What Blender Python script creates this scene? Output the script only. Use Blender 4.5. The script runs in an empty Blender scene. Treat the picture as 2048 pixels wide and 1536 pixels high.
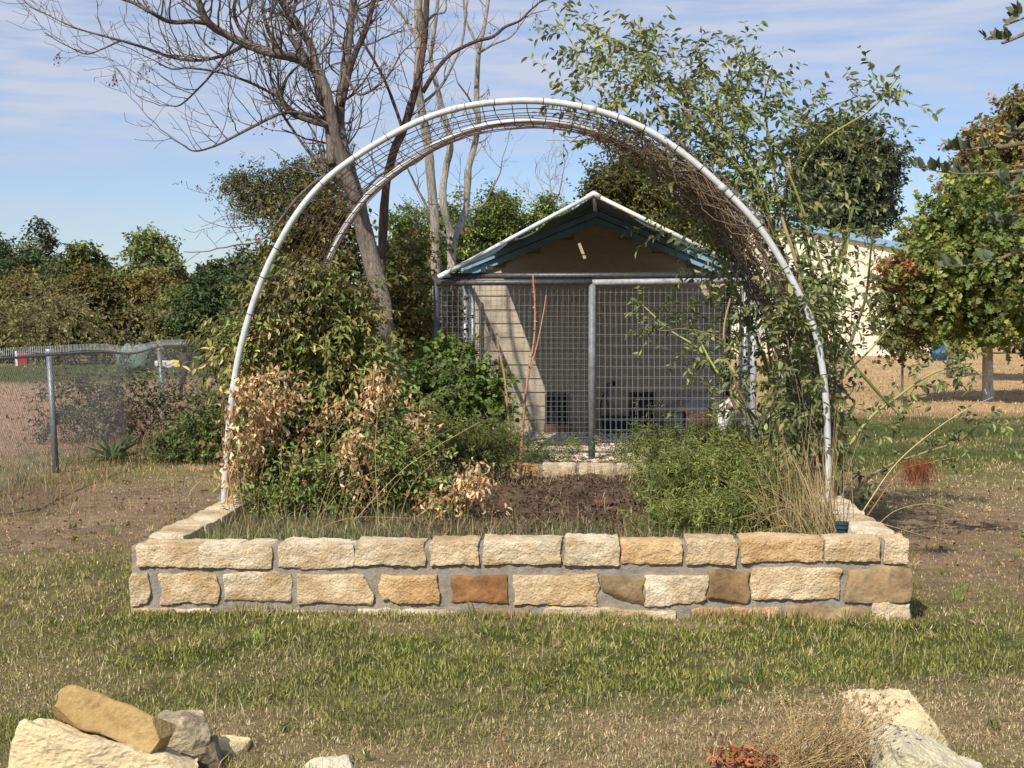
import bpy, math, random
import numpy as np
from mathutils import Vector, Euler, Matrix
C = bpy.context.scene
R = math.radians
# ------------------------------------------------------------------ camera
F, CXP, CYP, YH, HC = 2840.0, 1024.0, 768.0, 650.0, 1.5
PITCH = math.atan((CYP - YH) / F)
cam_d = bpy.data.cameras.new('camera')
cam_d.sensor_width = 36.0
cam_d.lens = F / 2048 * 36
cam_d.clip_start = 0.05
cam_d.clip_end = 3000
cam = bpy.data.objects.new('camera', cam_d)
cam.location = (0, 0, HC)
cam.rotation_euler = (math.pi / 2 - PITCH, 0, 0)
C.collection.objects.link(cam)
C.camera = cam
# ------------------------------------------------------------------ sun and sky
SX, SY = 0.50, 0.90            # sideways / away travel of the light per metre it falls
SUN_EL = math.atan(1 / math.hypot(SX, SY))
SUN_AZ = math.atan2(-SX, -SY)  # compass direction of the sun, from +Y clockwise
sun_d = bpy.data.lights.new('sun', 'SUN')
sun_d.energy = 4.9
sun_d.angle = R(0.53)
sun_d.color = (1.0, 0.93, 0.82)
sun = bpy.data.objects.new('sun', sun_d)
sun.rotation_euler = Vector((SX, SY, -1)).to_track_quat('-Z', 'Y').to_euler()
sun.location = (-20, -30, 40)
C.collection.objects.link(sun)
world = bpy.data.worlds.new('World')
C.world = world
world.use_nodes = True
wn, wl = world.node_tree.nodes, world.node_tree.links
wn.clear()
w_out = wn.new('ShaderNodeOutputWorld')
w_bg = wn.new('ShaderNodeBackground')
w_bg.inputs['Strength'].default_value = 0.10
w_sky = wn.new('ShaderNodeTexSky')
w_sky.sky_type = 'NISHITA'
w_sky.sun_disc = False
w_sky.sun_elevation = SUN_EL
w_sky.sun_rotation = SUN_AZ
w_sky.altitude = 200
w_sky.air_density = 1.0
w_sky.dust_density = 0.6
w_sky.ozone_density = 2.0
wtc = wn.new('ShaderNodeTexCoord')


def wmath(op, a, b=None, c=None, clamp=False):
    n = wn.new('ShaderNodeMath'); n.operation = op; n.use_clamp = clamp
    for i, v in enumerate((a, b, c)):
        if v is None: continue
        if hasattr(v, 'links'): wl.new(v, n.inputs[i])
        else: n.inputs[i].default_value = v
    return n.outputs[0]


wsep = wn.new('ShaderNodeSeparateXYZ'); wl.new(wtc.outputs['Generated'], wsep.inputs[0])
wmap = wn.new('ShaderNodeMapping'); wl.new(wtc.outputs['Generated'], wmap.inputs[0])
wmap.inputs['Scale'].default_value = (1.6, 1.6, 13.0)
wmap.inputs['Rotation'].default_value = (0, R(-5), 0)
wnz = wn.new('ShaderNodeTexNoise'); wl.new(wmap.outputs[0], wnz.inputs['Vector'])
wnz.inputs['Scale'].default_value = 2.4; wnz.inputs['Detail'].default_value = 7; wnz.inputs['Roughness'].default_value = 0.55
wnz2 = wn.new('ShaderNodeTexNoise'); wl.new(wmap.outputs[0], wnz2.inputs['Vector'])
wnz2.inputs['Scale'].default_value = 9.0; wnz2.inputs['Detail'].default_value = 6
edge = wmath('SUBTRACT', wsep.outputs['Z'], wmath('MULTIPLY_ADD', wsep.outputs['X'], 0.11, 0.128))
edge = wmath('ADD', edge, wmath('MULTIPLY', wmath('SUBTRACT', wnz.outputs[0], 0.5), 0.16))
veil = wmath('MULTIPLY_ADD', edge, 16.0, 0.45, clamp=True)
veil = wmath('MULTIPLY', veil, wmath('MULTIPLY_ADD', wnz2.outputs[0], 2.2, -0.35, clamp=True))
wisp = wmath('MULTIPLY_ADD', wnz.outputs[0], 5.0, -2.75, clamp=True)
veil = wmath('MAXIMUM', veil, wmath('MULTIPLY', wisp, 0.55))
veil = wmath('MULTIPLY', veil, 0.85)
wmix = wn.new('ShaderNodeMix'); wmix.data_type = 'RGBA'
wl.new(veil, wmix.inputs['Factor'])
wtint = wn.new('ShaderNodeMix'); wtint.data_type = 'RGBA'; wtint.blend_type = 'MULTIPLY'
wtint.inputs['Factor'].default_value = 1.0
wl.new(w_sky.outputs[0], wtint.inputs['A']); wtint.inputs['B'].default_value = (0.86, 0.88, 1.02, 1)
wl.new(wtint.outputs['Result'], wmix.inputs['A'])
wmix.inputs['B'].default_value = (4.9, 5.25, 6.25, 1)
wl.new(wmix.outputs['Result'], w_bg.inputs['Color'])
wl.new(w_bg.outputs[0], w_out.inputs[0])
vs = C.view_settings
vs.view_transform = 'Standard'
vs.look = 'None'
vs.exposure = 0.33
vs.gamma = 1.0
vs.use_curve_mapping = False
C.cycles.max_bounces = 6
C.cycles.transparent_max_bounces = 6
# ------------------------------------------------------------------ helpers
rng = np.random.default_rng(7)
rnd = random.Random(11)
COL = C.collection
ca, sa = math.cos(PITCH), math.sin(PITCH)


def ray(px, py):
    u, v = (px - CXP) / F, (CYP - py) / F
    return np.array([u, ca + v * sa, -sa + v * ca])


def W(px, py, Y):
    """the world point seen at photo pixel (px, py) when it lies at distance Y"""
    d = ray(px, py); return np.array([0, 0, HC]) + d * (Y / d[1])


def G(px, py, z=0.0):
    d = ray(px, py); return np.array([0, 0, HC]) + d * ((z - HC) / d[2])


def tag(o, label=None, cat=None, group=None, kind=None):
    if label: o['label'] = label
    if cat: o['category'] = cat
    if group: o['group'] = group
    if kind: o['kind'] = kind
    return o


def empty(name, loc, label=None, cat=None, group=None):
    o = bpy.data.objects.new(name, None); o.empty_display_size = 0.2
    o.location = Vector(loc); COL.objects.link(o)
    return tag(o, label, cat, group)


def hsh(ix, iy, iz, seed):
    h = (ix.astype(np.int64) * 374761393 + iy.astype(np.int64) * 668265263 + iz.astype(np.int64) * 2147483647 + seed * 1274126177) & 0xFFFFFFFF
    h = ((h ^ (h >> 13)) * 1274126177) & 0xFFFFFFFF
    h = (h ^ (h >> 16)) & 0xFFFFFF
    return h / float(0xFFFFFF) * 2 - 1


def vnoise(P, seed=0):
    P = np.asarray(P, float); i = np.floor(P); f = P - i; f = f * f * (3 - 2 * f)
    x, y, z = i[..., 0], i[..., 1], i[..., 2]
    r = 0
    for dx in (0, 1):
        for dy in (0, 1):
            for dz in (0, 1):
                w = (f[..., 0] if dx else 1 - f[..., 0]) * (f[..., 1] if dy else 1 - f[..., 1]) * (f[..., 2] if dz else 1 - f[..., 2])
                r = r + w * hsh(x + dx, y + dy, z + dz, seed)
    return r


def fbm(P, seed=0, o=4):
    r, a, s = 0, 0.5, 1.0
    for k in range(o):
        r = r + a * vnoise(np.asarray(P) * s, seed + k); a *= 0.5; s *= 2.03
    return r


def norm(v):
    v = np.asarray(v, float); return v / (np.linalg.norm(v, axis=-1, keepdims=True) + 1e-12)


class Acc:
    def __init__(s): s.V, s.F3, s.F4, s.C, s.n = [], [], [], [], 0

    def add(s, V, F, col=None):
        V = np.asarray(V, float).reshape(-1, 3); F = np.asarray(F, np.int64)
        if len(V) == 0: return
        s.V.append(V); (s.F3 if F.shape[1] == 3 else s.F4).append(F + s.n)
        c = np.ones((len(V), 3)) if col is None else np.broadcast_to(np.asarray(col, float), (len(V), 3))
        s.C.append(c); s.n += len(V)

    def build(s, name, mat, parent=None, smooth=False, **kw):
        me = bpy.data.meshes.new(name)
        V = np.concatenate(s.V)
        f3 = np.concatenate(s.F3) if s.F3 else np.zeros((0, 3), np.int64)
        f4 = np.concatenate(s.F4) if s.F4 else np.zeros((0, 4), np.int64)
        if parent is not None:
            V = V - np.array(parent_origin(parent))
        me.vertices.add(len(V)); me.vertices.foreach_set('co', V.astype(np.float32).ravel())
        loops = np.concatenate([f3.ravel(), f4.ravel()]).astype(np.int32)
        tot = np.concatenate([np.full(len(f3), 3), np.full(len(f4), 4)]).astype(np.int32)
        st = (np.cumsum(tot) - tot).astype(np.int32)
        me.loops.add(len(loops)); me.loops.foreach_set('vertex_index', loops)
        me.polygons.add(len(tot)); me.polygons.foreach_set('loop_start', st)
        me.polygons.foreach_set('loop_total', tot)
        me.polygons.foreach_set('use_smooth', np.full(len(tot), smooth, dtype=bool))
        me.update(calc_edges=True)
        a = me.color_attributes.new('col', 'FLOAT_COLOR', 'POINT')
        c = np.concatenate(s.C); c = np.concatenate([np.clip(c, 0, 1), np.ones((len(c), 1))], 1)
        a.data.foreach_set('color', c.astype(np.float32).ravel())
        me.validate()
        if mat: me.materials.append(mat)
        o = bpy.data.objects.new(name, me); COL.objects.link(o)
        if parent is not None: o.parent = parent
        return tag(o, **kw) if kw else o


def parent_origin(p):
    x = np.zeros(3)
    while p is not None:
        x = x + np.array(p.location); p = p.parent
    return x


def tube(path, rad, sides=6, cap=True):
    P = np.asarray(path, float); n = len(P)
    rad = np.broadcast_to(np.asarray(rad, float), (n,))
    T = np.gradient(P, axis=0); T = norm(T)
    up = np.array([0, 0, 1.0]) if abs(T[0][2]) < 0.9 else np.array([1.0, 0, 0])
    V = []; N = norm(np.cross(T[0], up))
    for i in range(n):
        N = norm(N - T[i] * np.dot(N, T[i])); Bn = np.cross(T[i], N)
        a = np.linspace(0, 2 * math.pi, sides, endpoint=False)
        V.append(P[i] + rad[i] * (np.cos(a)[:, None] * N + np.sin(a)[:, None] * Bn))
    V = np.concatenate(V)
    i = np.arange(n - 1)[:, None] * sides; j = np.arange(sides)[None, :]; k = (j + 1) % sides
    Fq = np.stack([i + j, i + k, i + sides + k, i + sides + j], -1).reshape(-1, 4)
    return V, Fq


def add_tube(acc, path, rad, sides=6, col=None, cap=True):
    V, Fq = tube(path, rad, sides); n = len(V)
    P = np.asarray(path, float)
    base = acc.n
    acc.add(V, Fq, col)
    if cap:
        e = np.array([P[0], P[-1]])
        ring = np.arange(sides)
        f0 = np.stack([np.full(sides, n), (ring + 1) % sides, ring], 1)
        f1 = np.stack([np.full(sides, n + 1), n - sides + ring, n - sides + (ring + 1) % sides], 1)
        acc.V.append(e); acc.C.append(np.ones((2, 3)) if col is None else np.broadcast_to(np.asarray(col, float), (2, 3)))
        acc.F3.append(np.concatenate([f0, f1]) + base); acc.n += 2


def smooth_path(pts, n):
    P = np.asarray(pts, float)
    if len(P) < 3:
        t = np.linspace(0, 1, n)[:, None]; return P[0] * (1 - t) + P[-1] * t
    Q = np.concatenate([[2 * P[0] - P[1]], P, [2 * P[-1] - P[-2]]])
    out = []
    for t in np.linspace(0, len(P) - 1 - 1e-9, n):
        i = int(t); u = t - i; a, b, c, d = Q[i], Q[i + 1], Q[i + 2], Q[i + 3]
        out.append(0.5 * ((2 * b) + (c - a) * u + (2 * a - 5 * b + 4 * c - d) * u * u + (3 * b - a - 3 * c + d) * u ** 3))
    return np.array(out)


def segs(acc, A, Bp, r, col=None, sides=3):
    """many straight thin rods at once"""
    A = np.asarray(A, float); Bp = np.asarray(Bp, float); n = len(A)
    if n == 0: return
    T = norm(Bp - A); ref = np.where(np.abs(T[:, 2:3]) < 0.9, [[0, 0, 1.0]], [[1.0, 0, 0]])
    N = norm(np.cross(T, ref)); M = np.cross(T, N)
    r = np.broadcast_to(np.asarray(r, float), (n,)).reshape(n, 1, 1)
    a = np.linspace(0, 2 * math.pi, sides, endpoint=False)
    off = np.cos(a)[None, :, None] * N[:, None] + np.sin(a)[None, :, None] * M[:, None]
    V = np.concatenate([A[:, None] + off * r, Bp[:, None] + off * r * 0.85], 1)
    b = np.arange(n)[:, None, None] * (2 * sides); j = np.arange(sides); k = (j + 1) % sides
    Fq = b + np.stack([j, k, k + sides, j + sides], -1)[None]
    cc = None if col is None else np.repeat(np.broadcast_to(np.asarray(col, float), (n, 3)), 2 * sides, 0)
    acc.add(V.reshape(-1, 3), Fq.reshape(-1, 4), cc)


TPL = {
    'leaf': (np.array([[0, 0, 0], [.28, .5, .07], [.68, .42, .05], [1, 0, -.12], [.68, -.42, .05], [.28, -.5, .07]]), np.array([[0, 3, 2, 1], [0, 5, 4, 3]])),
    'tri': (np.array([[0, 0, 0], [.5, .5, .1], [1, 0, -.1], [.5, -.5, .1]]), np.array([[0, 2, 1], [0, 3, 2]])),
    'narrow': (np.array([[0, 0, 0], [.4, .5, .03], [1, 0, -.2], [.4, -.5, .03]]), np.array([[0, 2, 1], [0, 3, 2]])),
    'curl': (np.array([[0, 0, 0], [.3, .5, .2], [.6, .3, .1], [.95, .1, -.35], [.6, -.45, .22], [.25, -.4, -.1]]), np.array([[0, 3, 2, 1], [0, 5, 4, 3]])),
    'star': (np.array([[0, 0, 0], [.25, .55, .1], [.45, .2, .0], [.75, .5, -.05], [1, 0, -.15], [.75, -.5, -.05], [.45, -.2, .0], [.25, -.55, .1]]),
             np.array([[0, 2, 1], [0, 4, 2], [2, 4, 3], [0, 6, 4], [0, 7, 6], [6, 5, 4]])),
}


def put_leaves(acc, pos, d, nrm, ll, lw, col, tpl='leaf'):
    tv, tf = TPL[tpl]; n = len(pos)
    if n == 0: return
    d = norm(d); y = norm(np.cross(nrm, d)); nn = np.cross(d, y)
    ll = np.broadcast_to(np.asarray(ll, float), (n,))[:, None, None]; lw = np.broadcast_to(np.asarray(lw, float), (n,))[:, None, None]
    V = pos[:, None] + ll * tv[None, :, 0:1] * d[:, None] + lw * tv[None, :, 1:2] * y[:, None] + ll * tv[None, :, 2:3] * nn[:, None]
    Fq = (np.arange(n)[:, None, None] * len(tv) + tf[None]).reshape(-1, tf.shape[1])
    acc.add(V.reshape(-1, 3), Fq, np.repeat(col, len(tv), 0))


def pick_cols(n, cols, var=0.18, w=None, rg=None):
    rg = rg or rng
    cols = np.asarray(cols, float)
    i = rg.choice(len(cols), n, p=w)
    return cols[i] * np.exp(rg.normal(0, var, (n, 1))) * (1 + rg.normal(0, 0.04, (n, 3)))


def foliage(acc, P, D, L, k, ll, lw, cols, wood=None, wr=0.002, droop=0.25, ldroop=0.3, tpl='leaf', var=0.2, w=None, wcol=(.12, .09, .06), spread=.9, t0=.2, upn=.7):
    """leafy twigs: start P, direction D, length L, k leaves on each"""
    T = len(P); P = np.asarray(P, float); D = norm(D); L = np.broadcast_to(np.asarray(L, float), (T,))
    t = np.linspace(t0, 1, k)
    down = np.array([0, 0, -1.0])
    pos = P[:, None] + (D * L[:, None])[:, None] * t[None, :, None] + down * (droop * L[:, None, None] * t[None, :, None] ** 2)
    side = norm(np.cross(D, rng.normal(size=(T, 3))))
    ang = (np.arange(k) * 2.4)[None, :] + rng.uniform(0, 6.28, (T, 1))
    s2 = np.cross(D, side)
    rad = np.cos(ang)[..., None] * side[:, None] + np.sin(ang)[..., None] * s2[:, None]
    ld = D[:, None] * .55 + rad * spread + rng.normal(0, .25, (T, k, 3)) + down * ldroop
    nr = np.array([0, 0, 1.0]) * upn + rng.normal(0, .5, (T, k, 3))
    n = T * k
    base = pick_cols(T, cols, var * .7, w)
    col = np.repeat(base, k, 0) * np.exp(rng.normal(0, var * .7, (n, 1)))
    sc = rng.uniform(.65, 1.2, n)
    put_leaves(acc, pos.reshape(-1, 3), ld.reshape(-1, 3), nr.reshape(-1, 3), ll * sc, lw * sc, col, tpl)
    if wood is not None:
        mid = P + D * L[:, None] * .5 + down * droop * L[:, None] * .25
        end = P + D * L[:, None] + down * droop * L[:, None]
        segs(wood, np.concatenate([P, mid]), np.concatenate([mid, end]), np.concatenate([np.full(T, wr), np.full(T, wr * .75)]), wcol)


def blobs_foliage(acc, blobs, n, k, tw, ll, lw, cols, wood=None, inner=.55, up=.35, zmin=None, per_blob_var=.18, jit=.22, **kw):
    B_ = np.asarray(blobs, float)
    vol = (B_[:, 3] * B_[:, 4] * B_[:, 5]) ** (2 / 3.); pr = vol / vol.sum()
    cnt = rng.multinomial(n, pr)
    for b, c in zip(B_, cnt):
        if c == 0: continue
        u = norm(rng.normal(size=(c, 3))); r = rng.uniform(inner, 1, (c, 1)) ** .6
        P = b[:3] + u * r * b[3:6]
        P = P + vnoise(P / (b[3:6].mean() * .45), 3)[:, None] * b[3:6] * .3 * u + rng.normal(0, 1, (c, 3)) * b[3:6] * jit * rng.random((c, 1))
        D = norm(u / b[3:6] * b[3:6].mean()) + np.array([0, 0, up]) + rng.normal(0, .35, (c, 3))
        if zmin is not None: m = P[:, 2] > zmin; P, D = P[m], D[m]
        f = np.exp(rng.normal(0, per_blob_var)); cc = [np.array(x) * f for x in cols]
        foliage(acc, P, D, tw * rng.uniform(.4, 1.7, len(P)), k, ll, lw, cc, wood, **kw)


def blades(acc, P, h, w, lean, col, bend=.5):
    """grass blades, two triangles each, bent in the middle"""
    n = len(P); a = rng.uniform(0, 6.28, n); l = np.abs(rng.normal(0, 1, n)) * lean
    dirh = np.stack([np.cos(a), np.sin(a), 0 * a], 1); b = rng.uniform(0, 6.28, n)
    sd = np.stack([np.cos(b), np.sin(b), 0 * b], 1)
    h = np.broadcast_to(h, (n,))[:, None]; w = np.broadcast_to(w, (n,))[:, None]; l = np.minimum(l, 2.2)[:, None]
    cl, sl = np.cos(l * .55), np.sin(l * .55); z = np.array([0, 0, 1.0])
    m = P + h * .5 * (cl * z + sl * dirh)
    l2 = l * (1 + bend)
    tp = m + h * .5 * (np.cos(l2 * .75) * z + np.sin(l2 * .75) * dirh)
    tp[:, 2] = np.maximum(tp[:, 2], P[:, 2] + .004)
    V = np.stack([P, m * .7 + P * .3 + sd * w * .5, m * .7 + P * .3 - sd * w * .5, tp], 1)
    b0 = np.arange(n)[:, None] * 4
    F_ = np.concatenate([b0 + [0, 1, 2], b0 + [2, 1, 3]])
    cc = np.repeat(col, 4, 0)
    acc.add(V.reshape(-1, 3), F_, cc)


def boxv(x0, x1, y0, y1, z0, z1):
    V = np.array([[x, y, z] for z in (z0, z1) for y in (y0, y1) for x in (x0, x1)], float)
    Fq = np.array([[0, 2, 3, 1], [4, 5, 7, 6], [0, 1, 5, 4], [2, 6, 7, 3], [0, 4, 6, 2], [1, 3, 7, 5]])
    return V, Fq


def box_at(acc, c, half, ax=(1, 0, 0), up=(0, 0, 1), col=None):
    ax = norm(np.array(ax, float)); up = np.array(up, float); up = norm(up - ax * np.dot(ax, up)); ay = np.cross(up, ax)
    V, Fq = boxv(-half[0], half[0], -half[1], half[1], -half[2], half[2])
    acc.add(np.array(c) + V[:, :1] * ax + V[:, 1:2] * ay + V[:, 2:] * up, Fq, col)


# ------------------------------------------------------------------ materials
def mat(name, rough=.8, spec=.3, metallic=0.0, trans=0.0, bump=None, colnode=None, base=None, tr_col=1.0):
    m = bpy.data.materials.new(name); m.use_nodes = True
    nt = m.node_tree; N, L = nt.nodes, nt.links; b = N['Principled BSDF']
    b.inputs['Roughness'].default_value = rough
    b.inputs['Specular IOR Level'].default_value = spec
    b.inputs['Metallic'].default_value = metallic
    cs = None
    if base is not None: b.inputs['Base Color'].default_value = (*base, 1)
    if colnode: cs = colnode(N, L); L.new(cs, b.inputs['Base Color'])
    if bump:
        tc = N.new('ShaderNodeTexCoord'); nz = N.new('ShaderNodeTexNoise'); mp_ = N.new('ShaderNodeMapping'); mp_.inputs['Scale'].default_value = bump[3] if len(bump) > 3 else (1, 1, 1); L.new(tc.outputs['Object'], mp_.inputs[0]); L.new(mp_.outputs[0], nz.inputs['Vector'])
        nz.inputs['Scale'].default_value = bump[0]; nz.inputs['Detail'].default_value = 8; nz.inputs['Roughness'].default_value = bump[2] if len(bump) > 2 else .6
        bp = N.new('ShaderNodeBump'); bp.inputs['Strength'].default_value = 1; bp.inputs['Distance'].default_value = bump[1]
        L.new(nz.outputs[0], bp.inputs['Height']); L.new(bp.outputs[0], b.inputs['Normal'])
    if trans:
        t = N.new('ShaderNodeBsdfTranslucent'); mx = N.new('ShaderNodeMixShader'); mx.inputs[0].default_value = trans
        if cs is not None: L.new(cs, t.inputs[0])
        L.new(b.outputs[0], mx.inputs[1]); L.new(t.outputs[0], mx.inputs[2]); L.new(mx.outputs[0], N['Material Output'].inputs[0])
    return m


def n_attr(N, L):
    a = N.new('ShaderNodeAttribute'); a.attribute_name = 'col'; return a.outputs['Color']


def n_var(scale, lo, hi, attr=True, base=(1, 1, 1), detail=6, objcol=False, stretch=None, rough=.6):
    """colour (attribute, object colour or fixed) multiplied by a noise between lo and hi"""
    def f(N, L):
        tc = N.new('ShaderNodeTexCoord'); nz = N.new('ShaderNodeTexNoise')
        src = tc.outputs['Object']
        if stretch:
            mp = N.new('ShaderNodeMapping'); mp.inputs['Scale'].default_value = stretch; L.new(src, mp.inputs[0]); src = mp.outputs[0]
        L.new(src, nz.inputs['Vector']); nz.inputs['Scale'].default_value = scale; nz.inputs['Detail'].default_value = detail
        nz.inputs['Roughness'].default_value = rough
        cr = N.new('ShaderNodeValToRGB'); L.new(nz.outputs[0], cr.inputs[0])
        cr.color_ramp.elements[0].position = .3; cr.color_ramp.elements[0].color = (*[c * lo for c in (base if not attr else (1, 1, 1))], 1) if isinstance(lo, (int, float)) else (*lo, 1)
        cr.color_ramp.elements[1].position = .7; cr.color_ramp.elements[1].color = (*[c * hi for c in (base if not attr else (1, 1, 1))], 1) if isinstance(hi, (int, float)) else (*hi, 1)
        if not attr and not objcol: return cr.outputs[0]
        mx = N.new('ShaderNodeMix'); mx.data_type = 'RGBA'; mx.blend_type = 'MULTIPLY'; mx.inputs['Factor'].default_value = 1
        if objcol:
            oi = N.new('ShaderNodeObjectInfo'); L.new(oi.outputs['Color'], mx.inputs['A'])
        else:
            L.new(n_attr(N, L), mx.inputs['A'])
        L.new(cr.outputs[0], mx.inputs['B']); return mx.outputs['Result']
    return f


M = {}
M['leaf'] = mat('leaf', .55, .35, trans=.28, colnode=n_attr)
M['farleaf'] = mat('far_leaf', .7, .2, trans=.22, colnode=n_attr)
M['grass'] = mat('grass', .6, .25, trans=.3, colnode=n_attr)
M['dry'] = mat('dry_leaf', .8, .15, trans=.25, colnode=n_attr)
M['ground'] = mat('ground', .95, .1, colnode=n_var(7, .65, 1.35), bump=(38, .03))
M['soil'] = mat('soil', .95, .1, colnode=n_var(55, .45, 1.7), bump=(60, .02))
M['bark'] = mat('bark', .9, .15, colnode=n_var(9, .45, 1.5, stretch=(6, 6, .9)), bump=(11, .035, .7, (6, 6, .8)))
M['twig'] = mat('twig', .85, .2, colnode=n_attr)
M['wire'] = mat('wire', .5, .5, metallic=.6, colnode=n_attr)
M['rust'] = mat('rusty_wire', .8, .2, metallic=.2, base=(.10, .06, .045))
M['galv'] = mat('galvanised_steel', .5, .5, metallic=.5, colnode=n_var(30, .6, 1.25), bump=(60, .001))
M['paintpipe'] = mat('grey_painted_pipe', .55, .4, colnode=n_var(14, .3, 1.0, attr=True, detail=10, rough=.75), bump=(50, .001))
M['pvc'] = mat('plastic_pipe', .42, .45, colnode=n_var(9, .62, 1.05, detail=10, rough=.75), bump=(70, .0006))
M['black'] = mat('black_plastic', .5, .4, base=(.012, .012, .013))
M['tarp'] = mat('tarp', .5, .35, colnode=n_var(3, .7, 1.2), bump=(10, .02), trans=.0)
M['bluepaint'] = mat('blue_paint', .45, .4, colnode=n_var(5, .85, 1.1, attr=False, base=(.20, .34, .47)))
M['siding'] = mat('beige_siding', .75, .25, colnode=n_var(8, .85, 1.08, stretch=(1, 1, 6)), bump=(40, .002))
M['metalwall'] = mat('painted_metal', .5, .35, colnode=n_var(.8, .93, 1.04), bump=(2, .01))
M['clay'] = mat('terracotta', .8, .2, colnode=n_var(12, .7, 1.2, attr=False, base=(.42, .12, .05)), bump=(60, .003))
M['gravel'] = mat('gravel', .9, .2, colnode=n_attr)
M['obj'] = mat('coloured', .7, .25, colnode=n_attr)
M['mortar'] = mat('mortar', .95, .12, colnode=n_var(13, .5, 1.25, attr=False, base=(.47, .415, .34), detail=12, rough=.85), bump=(65, .022, .85))


def stone_mat(name, c_lo, c_hi, c_spot, bumpd=.012, patch=3.2, bscale=28, grey_=(.40, .36, .28)):
    """limestone: two mottled tones, rusty spots, rough split face; the object's colour tints it"""
    m = bpy.data.materials.new(name); m.use_nodes = True; N, L = m.node_tree.nodes, m.node_tree.links
    b = N['Principled BSDF']; b.inputs['Roughness'].default_value = .9; b.inputs['Specular IOR Level'].default_value = .2
    tc = N.new('ShaderNodeTexCoord'); oi = N.new('ShaderNodeObjectInfo')
    off = N.new('ShaderNodeVectorMath'); off.operation = 'ADD'
    cmb = N.new('ShaderNodeCombineXYZ'); mu = N.new('ShaderNodeMath'); mu.operation = 'MULTIPLY'; mu.inputs[1].default_value = 40
    L.new(oi.outputs['Random'], mu.inputs[0]); L.new(mu.outputs[0], cmb.inputs[0]); L.new(mu.outputs[0], cmb.inputs[1])
    L.new(tc.outputs['Object'], off.inputs[0]); L.new(cmb.outputs[0], off.inputs[1])

    def nz(sc, det=8, ro=.65):
        n = N.new('ShaderNodeTexNoise'); L.new(off.outputs[0], n.inputs['Vector']); n.inputs['Scale'].default_value = sc
        n.inputs['Detail'].default_value = det; n.inputs['Roughness'].default_value = ro; return n.outputs[0]

    def ramp(src, p0, p1, c0, c1):
        r = N.new('ShaderNodeValToRGB'); L.new(src, r.inputs[0]); r.color_ramp.elements[0].position = p0; r.color_ramp.elements[1].position = p1
        r.color_ramp.elements[0].color = (*c0, 1); r.color_ramp.elements[1].color = (*c1, 1); return r.outputs[0]

    def mix(f, a, b_, mode='MIX'):
        x = N.new('ShaderNodeMix'); x.data_type = 'RGBA'; x.blend_type = mode
        if hasattr(f, 'links'): L.new(f, x.inputs['Factor'])
        else: x.inputs['Factor'].default_value = f
        L.new(a, x.inputs['A'])
        if hasattr(b_, 'links'): L.new(b_, x.inputs['B'])
        else: x.inputs['B'].default_value = (*b_, 1)
        return x.outputs['Result']
    c = ramp(nz(patch), .36, .64, c_lo, c_hi)
    c = mix(ramp(nz(patch * 2.2), .56, .74, (0, 0, 0), (.8, .8, .8)), c, c_spot)
    c = mix(ramp(nz(22, 10, .8), .30, .5, (.75, .75, .75), (0, 0, 0)), c, [x * .55 for x in c_lo])
    c = mix(ramp(nz(patch * 1.3, 9, .7), .54, .70, (0, 0, 0), (.55, .55, .55)), c, grey_)
    c = mix(ramp(nz(patch * 5, 10, .75), .60, .72, (0, 0, 0), (.6, .6, .6)), c, [x * .5 for x in c_lo])
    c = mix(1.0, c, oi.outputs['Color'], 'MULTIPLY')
    L.new(c, b.inputs['Base Color'])
    bp = N.new('ShaderNodeBump'); bp.inputs['Distance'].default_value = bumpd
    h = N.new('ShaderNodeMath'); h.operation = 'ADD'; vor = N.new('ShaderNodeTexVoronoi'); L.new(off.outputs[0], vor.inputs['Vector']); vor.inputs['Scale'].default_value = bscale
    vm = N.new('ShaderNodeMath'); vm.operation = 'MULTIPLY'; vm.inputs[1].default_value = .35; L.new(vor.outputs['Distance'], vm.inputs[0])
    L.new(nz(bscale * .75, 12, .7), h.inputs[0]); L.new(vm.outputs[0], h.inputs[1]); L.new(h.outputs[0], bp.inputs['Height']); L.new(bp.outputs[0], b.inputs['Normal'])
    return m


M['lime'] = stone_mat('cream_limestone', (.42, .30, .16), (.72, .62, .45), (.52, .29, .10), .014, patch=4.2, bscale=75)
M['smoothstone'] = stone_mat('smooth_brown_stone', (.17, .12, .07), (.36, .275, .165), (.36, .19, .08), .007, 7, 40, (.16, .14, .10))
M['golden'] = stone_mat('golden_stone', (.32, .21, .085), (.42, .29, .13), (.22, .14, .07), .009, 5, 45, (.24, .18, .11))
M['pale'] = stone_mat('pale_weathered_stone', (.46, .42, .33), (.66, .58, .42), (.30, .28, .25), .010, 5, 60, (.34, .33, .30))
M['greystone'] = stone_mat('grey_weathered_stone', (.15, .135, .11), (.42, .39, .32), (.10, .095, .09), .010, 6, 60, (.25, .24, .21))

# ------------------------------------------------------------------ ground colour field (what grows where)
def ell(x, y, px, py, rx, ry, soft=.35):
    """soft ellipse on the ground, centre and radii in metres"""
    d = np.sqrt(((x - px) / rx) ** 2 + ((y - py) / ry) ** 2)
    return np.clip((1 - d) / soft + .5, 0, 1)


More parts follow.
